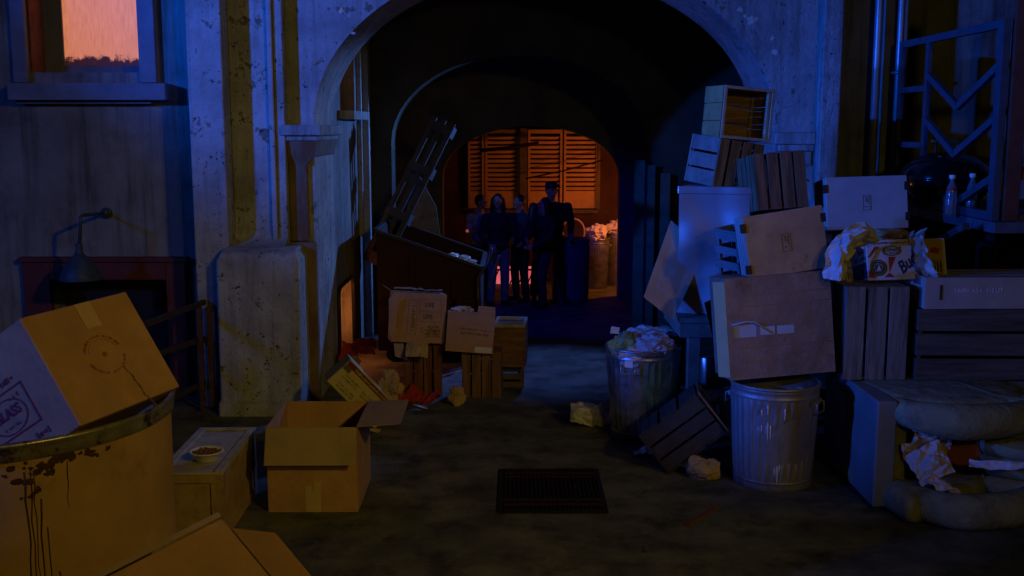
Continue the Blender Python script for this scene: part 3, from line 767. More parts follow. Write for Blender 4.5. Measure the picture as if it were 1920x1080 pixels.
fw_, fh_ = .25, .15
for a0, b0, a1, b1 in ((-fw_ / 2, fh_ / 2 - .006, fw_ / 2, fh_ / 2), (-fw_ / 2, -fh_ / 2, fw_ / 2, -fh_ / 2 + .006), (-fw_ / 2, -fh_ / 2 + .0065, -fw_ / 2 + .006, fh_ / 2 - .0065), (fw_ / 2 - .006, -fh_ / 2 + .0065, fw_ / 2, fh_ / 2 - .0065)):
    mb.box((a0, b0, .001), (a1, b1, .002), fm)
ringm(mb, fm @ T(0, -.006, 0), .055, .059, 1.6, 50); strokes(mb, fm, -.04, -.048, .05, -.028, 1, 3); strokes(mb, fm, .04, .036, .10, .06, 1, 4)
strokes(mb, fm, -.02, fh_ / 2 + .012, .11, fh_ / 2 + .045, 1, 7); strokes(mb, fm, .06, -fh_ / 2 - .05, .14, -fh_ / 2 - .02, 1, 8)
mb.build('printed_frame', 'ink_red', cb)
text_mesh('GLASS', .048, 'ink_red', cb, fm @ T(0, .004, .002), bold=.002)

# wooden chest with the bowl
ch = thing('wooden_chest', 'low wooden chest with framed lid carrying a white bowl', 'chest', CH[0], CH[1])
w_, d_, h_ = CH[2]
mb = MB(); mb.box((-w_ / 2 + .012, -d_ / 2 + .012, 0), (w_ / 2 - .012, d_ / 2 - .012, h_ - .03)); mb.build('body', 'wood_chest', ch)
mb = MB()
for fc, UU in (('front', w_), ('right', d_), ('left', d_), ('back', w_)):
    m = face_mtx(w_ - .024, d_ - .024, h_, fc); U2 = UU / 2 - .012
    y0_ = -h_ / 2
    for a0, b0, a1, b1 in ((-U2, y0_, -U2 + .06, h_ / 2 - .08), (U2 - .06, y0_, U2, h_ / 2 - .08), (-U2, h_ / 2 - .079, U2, h_ / 2 - .031), (-U2 + .061, y0_, U2 - .061, y0_ + .05)):
        mb.box((a0, b0, .0005), (a1, b1, .011 if fc in ('front', 'back') else .0095), m)
mb.build('trim_board', 'wood_chest', ch, bev=.002)
mb = MB(); mb.box((-w_ / 2, -d_ / 2, h_ - .029), (w_ / 2, d_ / 2, h_ - .012)); 
q = .045
mb.box((-w_ / 2, -d_ / 2, h_ - .0115), (-w_ / 2 + q, d_ / 2, h_)); mb.box((w_ / 2 - q, -d_ / 2, h_ - .0115), (w_ / 2, d_ / 2, h_)); mb.box((-w_ / 2 + q + .001, d_ / 2 - q, h_ - .0115), (w_ / 2 - q - .001, d_ / 2, h_ - .001))
mb.build('lid', 'wood_chest_top', ch, bev=.002)
bq = G(388, 862, h_ + CH[0][2] - .01); 
bw = thing('bowl', 'small white foam bowl of dry pet food on the wooden chest', 'bowl', (bq.x, bq.y, CH[0][2] + h_ - .010))
mb = MB(); mb.lathe([(.001, 0), (.062, 0), (.066, .004), (.092, .05), (.101, .053), (.101, .058), (.092, .058), (.064, .01), (.001, .008)], 44); mb.build('bowl_shell', 'foam_cup', bw)
mb = MB(); rd = random.Random(2)
for k in range(110):
    a_, r_ = rd.uniform(0, 6.28), .082 * math.sqrt(rd.random()); mb.crumple((r_ * math.cos(a_), r_ * math.sin(a_), .044 + rd.uniform(0, .008)), (.008, .008, .006), seed=k, sub=1, amp=.3)
mb.lathe([(.001, .042), (.086, .042)], 24)
o = mb.build('food', 'kibble', bw); o['kind'] = 'stuff'

# open carton on the floor
bl, br_ = G(503, 960), G(672, 957); bw_ = br_.x - bl.x; cxo = (bl.x + br_.x) / 2; BD, BHh = .66, .55
oc = carton('open_box', 'open empty carton with drooping front flap on the alley floor', (cxo, bl.y + BD / 2, 0), (0, 0, R(.5)), (bw_, BD, BHh), 'card', closed=False, group='cardboard boxes in the left foreground')
flap(oc, (-bw_ / 2, -BD / 2 - .002, BHh), (bw_ / 2, -BD / 2 - .002, BHh), (0, -.36, -.93), .235, 'card_pale', taper=.0)
flap(oc, (bw_ / 2 + .002, -BD / 2 + .02, BHh), (bw_ / 2 + .002, BD / 2, BHh), (1, 0, .05), .27, 'card_pale', taper=.02)
flap(oc, (-bw_ / 2 - .002, BD / 2, BHh), (-bw_ / 2 - .002, -BD / 2, BHh), (-.12, 0, -1), .26, 'card', taper=.03)
mb = MB(); m = face_mtx(bw_, BD, BHh, 'front')
mb.box((-.055, -BHh / 2 + .002, .001), (-.01, -BHh / 2 + .17, .0022), m @ RZ(R(2))); mb.box((.012, -BHh / 2 + .002, .0024), (.06, -BHh / 2 + .20, .0034), m @ RZ(R(-5)))
mb.box((-.04, -BHh / 2 + .002, .0035), (.05, -BHh / 2 + .13, .0044), m)
mb.build('tape', 'tape', oc)

# leaning carton at the bottom edge
w_, d_, h_ = LB[2]
lb = carton('cardboard_box', 'plain orange carton with a raised dark flap at the bottom edge', LB[0], LB[1], LB[2], 'card', group='cardboard boxes in the left foreground')
flap(lb, (-w_ / 2 + .05, d_ / 2 + .003, h_ - .004), (w_ / 2, d_ / 2 + .003, h_ - .004), (.0, 1, -.12), .13, 'card_dull', taper=.18)
flap(lb, (-w_ / 2 - .004, -d_ / 2, h_), (-w_ / 2 - .004, d_ / 2, h_), (-1, 0, -.05), .02, 'card_pale')
mb = MB(); m = face_mtx(w_, d_, h_, 'top')
for k, (x, y) in enumerate(((.05, .05), (-.06, -.03), (.12, -.06))):
    mb.tube([m @ Vector((x + .035 * math.cos(R(200 - a_)), y + .045 * math.sin(R(200 - a_)), .0015)) for a_ in range(0, 230, 20)], .0014, 5)
mb.build('pen_mark', 'ink_brown', lb)
sb = carton('cardboard_box', 'lower carton carrying the leaning orange one', (LB[0][0] + .05, LB[0][1], 0), (0, 0, -.5), (.6, .6, max(.1, LBz)), 'card_dull', group='cardboard boxes in the left foreground')

# ------------------------------------------------------------------ CENTRE LEFT: dumpster, cartons, litter
du = thing('dumpster', 'dark red slant topped dumpster with its lid open', 'dumpster', (-.85, 11.0, 0))
prof = [(-1.38, .12), (-.32, .12), (-.32, .985), (-1.38, 1.37)]
y0, y1 = 11.0, 12.3
mb = MB(); 
mb.poly([(x, y0, z) for x, z in prof], .02, (0, 1, 0)); mb.poly([(x, y1 - .02, z) for x, z in prof], .02, (0, 1, 0))
mb.box((-1.379, y0 + .021, .12), (-1.36, y1 - .021, 1.36)); mb.box((-.34, y0 + .021, .12), (-.321, y1 - .021, .975)); mb.box((-1.359, y0 + .021, .121), (-.341, y1 - .021, .14))
mb.build('hopper', 'dumpster', du, world=True)
mb = MB()
mb.bar((-1.40, y0 - .015, 1.375), (-.30, y0 - .015, .985), .04, .03); mb.bar((-1.40, y1 + .005, 1.375), (-.30, y1 + .005, .985), .04, .03); mb.box((-1.41, y0, 1.36), (-1.37, y1, 1.39)); mb.box((-.33, y0, .97), (-.28, y1, 1.0))
mb.build('rim', 'dumpster_rim', du, world=True)
mb = MB()
for xx in (-1.05, -.62): mb.box((xx, y0 - .03, .14), (xx + .05, y0 - .001, .9 if xx > -1 else 1.1))
mb.box((-1.37, y0 - .03, .60), (-.33, y0 - .0315 + .03, .66))
mb.build('rib', 'dumpster', du, world=True)
mb = MB()
pa = P(921, 465, 10.9); mb.tube([pa, pa + Vector((-.03, 0, -.15)), pa + Vector((-.13, 0, -.3)), pa + Vector((-.11, 0, -.85))], .018, 8); mb.bar(P(936, 480, 10.95), P(915, 540, 10.95), .02)
mb.build('lift_arm', 'dumpster_rim', du, world=True)
for xx in (-1.25, -.5):
    mb = MB(); mb.lathe([(.001, 0), (.06, 0), (.06, .04), (.001, .04)], 20); mb.bm.transform(T(xx, y0 + .12, .06) @ RX(R(90))); mb.build('wheel', 'black_plastic', du, world=True)
mb = MB()
for k in range(5): mb.crumple((-.45 - .07 * k, 11.25 + .1 * k, .99 + .03 * (k % 2)), (.09, .09, .05), seed=k + 40, amp=.5)
solo(mb, 'rubbish_bag', 'crumpled pale rubbish poking above the right rim of the dumpster', 'bag', 'bag_white', (-.5, 11.3, .98))
# pallet
pA, pB, pC, pD = P(812, 218, 12.42), P(850, 243, 12.30), P(765, 440, 11.95), P(706, 432, 12.05)
ex = (pB - pA); ey = (pA - pD); Lp = ey.length; Wp = ex.length
eyn = ey.normalized(); exn = (ex - eyn * ex.dot(eyn)).normalized(); en = exn.cross(eyn)
pm = Matrix((exn, eyn, en)).transposed().to_4x4(); pm.translation = pD - eyn * .35
pl = thing('wooden_pallet', 'narrow slotted wooden pallet standing on end in the dumpster', 'pallet', pm.translation)
Lp += .35; Wp = .30
for i in range(3):
    x = i * (Wp - .062) / 2
    mb = MB(); mb.box((x, 0, .0), (x + .062, Lp, .02), pm); mb.build('deck_board', 'pallet', pl, world=True, bev=.002)
for y in (.0, Lp * .30, Lp * .62, Lp - .16):
    mb = MB(); mb.box((-.01, y, -.09), (Wp, y + .13, -.001), pm); mb.box((.0, y + .012, .021), (Wp - .01, y + .11, .036), pm) if y > .5 else None
    mb.build('cross_block', 'pallet', pl, world=True, bev=.002)
bp = thing('board', 'grey weathered board leaning behind the dumpster beside the pallet', 'board', P(800, 440, 12.45))
mb = MB(); mb.poly([P(770, 300, 12.46), P(818, 388, 12.46), P(826, 450, 12.46), P(760, 450, 12.46)], .02, (0, 1, 0)); mb.build('plank', 'wood_grey', bp, world=True)

# crates beneath the two cartons
crate('wooden_crate', 'upright plank crate under the carton marked LIVE', 'crate', (P(792, 700, 9.7).x, 9.75, 0), (0, 0, R(6)), (.34, .38, .46), {'front': 'V', 'left': 'V', 'top': 'V'}, 'wood_red', 'wooden crates left of the archway', gap=.012)
crate('wooden_crate', 'brown plank crate beneath the flapped carton with white sticker', 'crate', (P(905, 700, 9.6).x, 9.68, 0), (0, 0, R(-3)), (.35, .36, .42), {'front': 'V', 'left': 'V', 'top': 'V'}, 'wood_brown', 'wooden crates left of the archway', gap=.010)
mb = MB(); 
# carton 1
def deco_carton1():
    loc, rot, dims = C1
    r = carton('cardboard_box', 'tan carton with black printed panels reading LIVE on the left crate', loc, rot, dims, 'card', group='cartons in front of the dumpster')
    w_, d_, h_ = dims; m = face_mtx(w_, d_, h_, 'front'); mb = MB()
    def fr(x0, y0, x1, y1, t=.003):
        for a0, b0, a1, b1 in ((x0, y0, x1, y0 + t), (x0, y1 - t, x1, y1), (x0, y0 + t, x0 + t, y1 - t), (x1 - t, y0 + t, x1, y1 - t)): mb.box((a0, b0, .001), (a1, b1, .0018), m)
    fr(-.10, -.15, -.02, .16); fr(0, .07, .2, .17); fr(0, -.03, .2, .06)
    strokes(mb, m @ T(-.06, 0, 0) @ RZ(R(90)), -.13, -.025, .13, .02, 1, 1, .7)
    strokes(mb, m, 0, -.14, .05, -.06, 2, 2); strokes(mb, m, .08, -.17, .2, -.05, 3, 3, 1); strokes(mb, m, .06, -.15, .2, -.08, 2, 6, 1)
    strokes(mb, m @ T(-.19, 0, 0) @ RZ(R(90)), -.1, -.01, .1, .01, 1, 5)
    mb.build('printed_panel', 'ink_brown', r)
    text_mesh('LIVE', .06, 'ink_black', r, m @ T(.09, .12, .002), bold=.001, sx=.75); text_mesh('LIVE', .06, 'ink_black', r, m @ T(.08, .015, .002), bold=.001, sx=.75)
    mb = MB(); mb.sheet(w_ * .9, .16, T(0, .02, h_ + .015), .03, 3, 12); mb.build('torn_lining', 'card_dull', r)
    flap(r, (-w_ / 2 - .002, -d_ / 2, h_), (-w_ / 2 - .002, d_ / 2, h_), (-.5, -.25, .3), .10, 'card_dull')
deco_carton1()
def deco_carton2():
    loc, rot, dims = C2
    r = carton('cardboard_box', 'tan carton with split top flaps and white corner sticker', loc, rot, dims, 'card', group='cartons in front of the dumpster', closed=False)
    w_, d_, h_ = dims; m = face_mtx(w_, d_, h_, 'front'); mb = MB()
    strokes(mb, m @ RZ(R(178)), -.18, -.035, .10, -.01, 1, 11); strokes(mb, m @ RZ(R(178)), -.16, .0, .09, .035, 1, 12, 1)
    mb.build('printed_panel', 'ink_brown', r)
    mb = MB(); mb.box((w_ / 2 - .16, -h_ / 2 + .005, .001), (w_ / 2 - .012, -h_ / 2 + .055, .002), m); mb.build('sticker', 'label_white', r)
    flap(r, (-w_ / 2 + .16, -d_ / 2, h_), (-w_ / 2 + .2, -d_ / 2, h_), (0, .3, 1), .05, 'card'); flap(r, (.05, -d_ / 2, h_), (w_ / 2, -d_ / 2, h_), (0, .3, 1), .06, 'card', taper=.04)
    mb = MB(); mb.crumple((-.10, 0, h_ - .01), (.11, .09, .05), seed=61, amp=.6); mb.build('packing_paper', 'paper', r)
deco_carton2()
# tea chest at right of the cartons
tc_ = crate('wooden_box', 'reddish wooden box with pale raised rim right of the cartons', 'box', (P(958, 690, 9.95).x, 9.98, .22), (0, 0, R(-4)), (.29, .42, .37), {'front': 'S', 'left': 'S', 'right': 'S', 'back': 'S', 'top': 'S'}, 'wood_brown', None, frame='wood_chest_top')
mb = MB(); mb.box((-.145, -.21, .371), (.145, -.18, .40)); mb.box((-.145, .18, .371), (.145, .21, .40)); mb.box((-.145, -.179, .371), (-.12, .179, .40)); mb.box((.12, -.179, .371), (.145, .179, .40)); mb.build('lid_rim', 'wood_chest_top', tc_)
mb = MB(); mb.box((-.12, -.2185, .05), (.12, -.2105, .10)); mb.box((-.12, -.2185, .28), (.12, -.2105, .33)); mb.build('batten', 'wood_brown', tc_)
crate('wooden_crate', 'low dark crate propping up the reddish wooden box', 'crate', (P(955, 700, 10.0).x, 10.05, 0), (0, 0, .05), (.26, .34, .215), {'front': 'H', 'top': 'H'}, 'wood_dark', 'wooden crates left of the archway')
# fluttering paper, rags and bags
def ball(name, label, cat, px, py, Y, r, m, seed, amp=.45, grd=True, sub=4, group=None, z=None):
    c = P(px, py, Y)
    if grd: c.z = (z or 0) + r[2] * .75
    mb = MB(); mb.crumple(c, r, seed=seed, sub=sub, amp=amp)
    return solo(mb, name, label, cat, m, (c.x, c.y, c.z - r[2] * .75), smooth=False, group=group)
c = P(752, 648, 9.62)
mb = MB(); mb.poly([P(738, 644, 9.5), P(756, 644, 9.5), P(766, 676, 9.52), P(741, 668, 9.48)], .003, (0, 1, 0)); solo(mb, 'paper_sheet', 'orange lit card scrap hanging below the LIVE carton', 'paper', 'card_pale', P(750, 660, 9.5))
mb = MB(); mb.poly([P(729, 560, 9.42), P(738, 552, 9.42), P(736, 640, 9.42), P(729, 622, 9.42)], .003, (0, 1, 0)); solo(mb, 'card_scrap', 'orange lit card strip standing left of the LIVE carton', 'card', 'card_pale', P(733, 600, 9.42))
mb = MB(); mb.sheet(.2, .14, T(P(782, 655, 9.42)) @ RX(R(60)), .05, 8, 12, curl=-2); solo(mb, 'paper_rag', 'yellowed rag draped over the front of the upright plank crate', 'paper', 'paper_kraft', P(782, 655, 9.45))
ball('paper_bag', 'crumpled kraft paper bag standing beside the red cloth', 'bag', 733, 730, 9.35, (.10, .09, .15), 'paper_kraft', 11)
ball('paper_bag', 'small screwed up paper bag on the ground between the plank crates', 'bag', 856, 745, 9.25, (.07, .06, .095), 'paper_kraft', 12, .35)
ball('crumpled_paper', 'crumpled paper lit orange against the cellar opening', 'paper', 655, 640, 10.4, (.10, .08, .13), 'paper_plain', 13, .5)
mb = MB(); mb.sheet(.34, .26, T(G(783, 748, .02)), .10, 21, 18); solo(mb, 'red_cloth', 'rumpled bright red cloth on the ground by the crates', 'cloth', 'cloth_red', G(783, 748))
mb = MB(); mb.sheet(.32, .22, T(P(672, 655, 10.2)) @ RX(R(25)), .10, 22, 16); solo(mb, 'orange_rag', 'orange lit rag trailing over the rubbish behind the yellow box', 'cloth', 'cloth_red', P(672, 660, 10.2))
mb = MB(); mb.sheet(.16, .12, T(G(693, 806, .015)), .05, 23, 12); solo(mb, 'crumpled_paper', 'flat yellow paper scrap beside the open carton', 'paper', 'paper_kraft', G(693, 806))
mb = MB(); mb.bar(G(775, 758, .01), G(800, 766, .01), .03, .004); solo(mb, 'paper_strip', 'thin pale paper strip before the red cloth', 'paper', 'paper', G(790, 762))
# yellow printed box
def deco_yellow():
    loc, rot, dims = YB_
    r = carton('printed_box', 'yellow printed box with maroon heading tipped on its corner', loc, rot, dims, 'card_yellow')
    w_, d_, h_ = dims; m = face_mtx(w_, d_, h_, 'front')
    mb = MB(); mb.box((w_ / 2 - .05, -h_ / 2 + .003, .001), (w_ / 2 - .008, h_ / 2 - .003, .002), m); mb.build('heading_band', 'print_maroon', r)
    mb = MB(); strokes(mb, m @ T(w_ / 2 - .03, 0, .001) @ RZ(R(-90)), -.2, -.012, .22, .018, 1, 5, 1); mb.build('heading_marks', 'card_yellow', r)
    mb = MB(); mm = m @ RZ(R(-90))
    strokes(mb, mm, -.24, -.02, -.06, .035, 2, 7, .8); strokes(mb, mm, -.02, -.03, .14, .03, 2, 8, .7); strokes(mb, mm, -.22, -.10, .1, -.05, 2, 9, .6); mb.box((-.29, w_ / 2 - .09, .001), (-.22, w_ / 2 - .052, .002), mm)
    mb.build('printed_marks', 'ink_brown', r)
    mb = MB(); mb.box((-w_ / 2 + .004, -d_ / 2 + .004, h_ + .0006), (w_ / 2 - .004, d_ / 2 - .004, h_ + .004)); mb.build('end_panel', 'chair_side', r)
deco_yellow()

# ------------------------------------------------------------------ RIGHT PILE
tb = thing('work_table', 'blue grey wooden table behind the overflowing trash can', 'table', (1.55, 8.1, 0))
TZ = 1.0
X0t, X1t, Y0t, Y1t = P(1270, 570, 8.0).x, 2.75, 7.95, 8.85
mb = MB(); mb.box((X0t, Y0t, TZ - .04), (X1t, Y1t, TZ)); mb.build('tabletop', 'wood_grey', tb, world=True, bev=.004)
mb = MB(); mb.box((X0t + .02, Y0t + .02, TZ - .15), (X1t - .02, Y0t + .045, TZ - .041)); mb.box((X0t + .02, Y0t + .046, TZ - .15), (X0t + .045, Y1t - .02, TZ - .041)); mb.build('apron', 'wood_grey', tb, world=True)
for x in (X0t + .09, X1t - .12):
    for y in (Y0t - .001 + .05, Y1t - .14):
        mb = MB(); mb.box((x, y, 0), (x + .09, y + .09, TZ - .151)); mb.build('leg', 'wood_grey', tb, world=True, bev=.004)
mb = MB(); mb.box((X0t + .06, Y0t + .16, .42), (X1t - .06, Y1t - .2, .44)); mb.build('lower_shelf', 'wood_dark', tb, world=True)
ps = P(1331, 650, 8.2); mb = MB(); mb.lathe([(.001, 0), (.07, 0), (.075, .01), (.075, .2), (.07, .21), (.001, .21)], 24, (ps.x, 8.25, .441)); solo(mb, 'metal_tin', 'shiny round tin glinting on the shelf under the table', 'tin', 'galv_sheet', (ps.x, 8.25, .441), smooth=True)

# galvanised cabinet
gx0, gx1 = P(1289, 400, 8.05).x, P(1292, 400, 8.05).x + .52
gz = P(1340, 351, 8.05).z
gc = thing('metal_cabinet', 'dented galvanised metal cabinet standing on the table end', 'cabinet', (gx0 + .26, 8.25, TZ))
mb = MB(); mb.box((gx0, 8.05, TZ + .001), (gx1, 8.5, gz), bev=.008); o = mb.build('case', 'galv_sheet', gc, world=True)
mb = MB(); mb.box((gx0 - .006, 8.035, gz - .05), (gx1 + .006, 8.052, gz + .004)); mb.build('top_trim', 'galv_sheet', gc, world=True, bev=.003)
gc.rotation_euler.z = R(-19)
# leaning grey board
BJl, BJr, BJd = BJ
bj = thing('hardboard_sheet', 'smooth grey sheet leaning at an angle against the metal cabinet', 'board', BJl)
pts = [P(1258, 413, 8.3), P(1207, 557, 7.95), P(1262, 601, 7.92), P(1322, 470, 8.2)]
mb = MB(); mb.poly(pts, .012, (.1, .95, .1)); mb.build('panel', 'card_pale', bj, world=True); bj.location = bj.location
# crates at the top of the pile
cG = 'wooden crates stacked on the right'
crate('wooden_crate', 'topmost crate open to the front with honey coloured slats', 'crate', *CC, {'front': 'O', 'left': 'H', 'right': 'H', 'top': 'S', 'back': 'H', 'bottom': 'S'}, 'wood_honey', cG, frame='wood_pale', gap=.008)
crate('wooden_crate', 'grey crate right under the topmost one, turned sideways', 'crate', *CD, {'front': 'V', 'left': 'H', 'top': 'V', 'back': 'V', 'right': 'H', 'bottom': 'H'}, 'wood_grey', cG, frame='wood_brown')
crate('wooden_crate', 'pale vertical slat crate behind the tilted plywood box', 'crate', *CE, {'front': 'V', 'left': 'V', 'top': 'V', 'back': 'V', 'right': 'V', 'bottom': 'H'}, 'wood_brown', cG, n=4)
crate('wooden_crate', 'plain crate hidden low between cabinet and plywood boxes', 'crate', (2.13, 8.28, TZ), (0, 0, .08), (.50, .42, .78), {'front': 'H', 'left': 'H', 'top': 'H'}, 'wood_dark', cG, n=5)
# plywood boxes with corner clips
def plybox(label, pose, m, clips):
    loc, rot, dims = pose; w_, d_, h_ = dims
    r = thing('plywood_box', label, 'box', loc, rot, 'plywood boxes on the right pile')
    t = .012
    mb = MB(); mb.box((-w_ / 2, -d_ / 2, .0), (w_ / 2, -d_ / 2 + t, h_), bev=.004); mb.build('front_panel', m, r)
    mb = MB(); mb.box((-w_ / 2 + .004, -d_ / 2 + t + .001, .008), (w_ / 2 - .004, d_ / 2, h_ - .008)); mb.build('body', 'ply_pale', r)
    mb = MB()
    for k in range(4): mb.box((-w_ / 2 + .001, -d_ / 2 + .03 + k * (d_ - .04) / 4, .006), (-w_ / 2 + .0035, -d_ / 2 + .03 + (k + .8) * (d_ - .04) / 4, h_ - .006))
    mb.build('slat', 'ply_pale', r)
    m_ = face_mtx(w_, d_, h_, 'front')
    for sx, fy in clips:
        mb = MB(); mb.box((sx * w_ / 2 - .022, fy * h_ - .03, -.02), (sx * w_ / 2 + .014, fy * h_ + .03, .006), m_ @ T(0, -h_ / 2, 0)); mb.build('clip', 'black_plastic', r, bev=.003)
    mb = MB(); s_ = h_ / .42
    for a0, b0, a1, b1 in ((-.032, -.06, .032, -.057), (-.032, .057, .032, .06), (-.032, -.057, -.029, .057), (.029, -.057, .032, .057)): mb.box((a0 * s_, b0 * s_, .001), (a1 * s_, b1 * s_, .0018), m_)
    strokes(mb, m_ @ RZ(R(90)), -.05, -.022, .05, .022, 2, 4, .7)
    mb.build('stamp', 'ink_brown', r)
    return r
plybox('tilted plywood box with black corner clips above the large carton', PF, 'ply', ((-1, .82), (-1, .16), (1, .80), (1, .12)))
plybox('pale plywood box standing level in front of the right wall', PG, 'ply_pale', ((1, .80), (1, .22), (-1, .78)))
# dark plastic crate wedged left of the plywood box
mk = crate('plastic_crate', 'black plastic crate wedged between metal cabinet and plywood box', 'crate', (P(1388, 520, 7.55).x, 7.62, P(1372, 528, 7.6).z), (R(2), R(-8), R(28)), (.18, .26, .37), {'front': 'H', 'left': 'H', 'top': 'O'}, 'chair_side', None, n=4, gap=.05)
# large worn carton on the can
def deco_H():
    loc, rot, dims = PH
    r = thing('cardboard_box', 'large worn carton with taped hand hole standing on the dented can', 'box', loc, rot, 'cartons of the right pile')
    w_, d_, h_ = dims; t = .005
    m = face_mtx(w_, d_, h_, 'front')
    mb = MB(); 
    # front with hand hole
    hx0, hx1, hy0, hy1 = -w_ / 2 + .04, -w_ / 2 + .20, -.06, .03
    for a0, b0, a1, b1 in ((-w_ / 2, -h_ / 2, w_ / 2, hy0), (-w_ / 2, hy1, w_ / 2, h_ / 2), (-w_ / 2, hy0, hx0, hy1), (hx1, hy0, w_ / 2, hy1)): mb.box((a0, b0, -t), (a1, b1, 0), m)
    mb.box((-w_ / 2, -d_ / 2 + t, 0), (-w_ / 2 + t, d_ / 2, h_)); mb.box((w_ / 2 - t, -d_ / 2 + t, 0), (w_ / 2, d_ / 2, h_)); mb.box((-w_ / 2 + t, d_ / 2 - t, 0), (w_ / 2 - t, d_ / 2, h_)); mb.box((-w_ / 2 + t, -d_ / 2 + t, 0), (w_ / 2 - t, d_ / 2 - t, t)); mb.box((-w_ / 2 + t, -d_ / 2 + t, h_ - t), (w_ / 2 - t, d_ / 2 - t, h_))
    mb.build('body', 'card_worn', r)
    mb = MB(); mb.box((hx0 - .01, hy0 - .01, -t - .012), (hx1 + .01, hy1 + .01, -t - .008), m); mb.build('hole_lit_panel', 'tape_blue', r)  # panel added behind the hole; blue light inside is put into its colour
    mb = MB(); mb.box((hx1 + .02, -.055, .001), (hx1 + .12, .0, .002), m @ RZ(R(-1))); mb.build('tape', 'tape_blue', r)
    mb = MB(); mb.box((hx1 + .135, -.055, .001), (hx1 + .25, .0, .002), m @ RZ(R(-1)))
    mb.build('tape', 'tape_blue', r)
    mb = MB(); mb.tube([m @ Vector((hx0 - .01, .03, .004)), m @ Vector((hx0 + .09, .045, .006)), m @ Vector((hx1 - .01, .035, .01)), m @ Vector((hx1 + .10, -.045, .003))], .006, 6); mb.build('torn_edge', 'tape_blue', r)
    mb = MB()
    for y in (h_ * .32, h_ * .22, -h_ * .19, -h_ * .33):
        mb.tube([m @ Vector((-w_ / 2 + .01 + (w_ - .02) * k / 8, y + .006 * noise.noise(Vector((k, y * 30, 2))), .0004)) for k in range(9)], .0022, 5)
    mb.build('crease', 'card_dull', r)
    flap(r, (-w_ / 2 - .002, -d_ / 2, h_ - .02), (-w_ / 2 - .002, -d_ / 2, .02), (-.55, .8, 0), .10, 'card_yellow')
deco_H()
# black tilted monitor-like slab
bk = thing('black_slab', 'tilted black framed panel leaning left of the worn carton', 'panel', P(1372, 685, 7.45))
mb = MB(); pts = [P(1320, 568, 7.5), P(1356, 553, 7.62), P(1392, 682, 7.62), P(1348, 680, 7.5)]
mb.poly(pts, .035, (.25, .95, 0)); mb.build('panel', 'black_plastic', bk, world=True, bev=.005)
mb = MB(); mb.poly([P(1332, 566, 7.52), P(1354, 557, 7.6), P(1386, 676, 7.6), P(1354, 674, 7.52)], .004, (-.2, -.98, 0)); mb.build('inner_face', 'chair_side', bk, world=True)

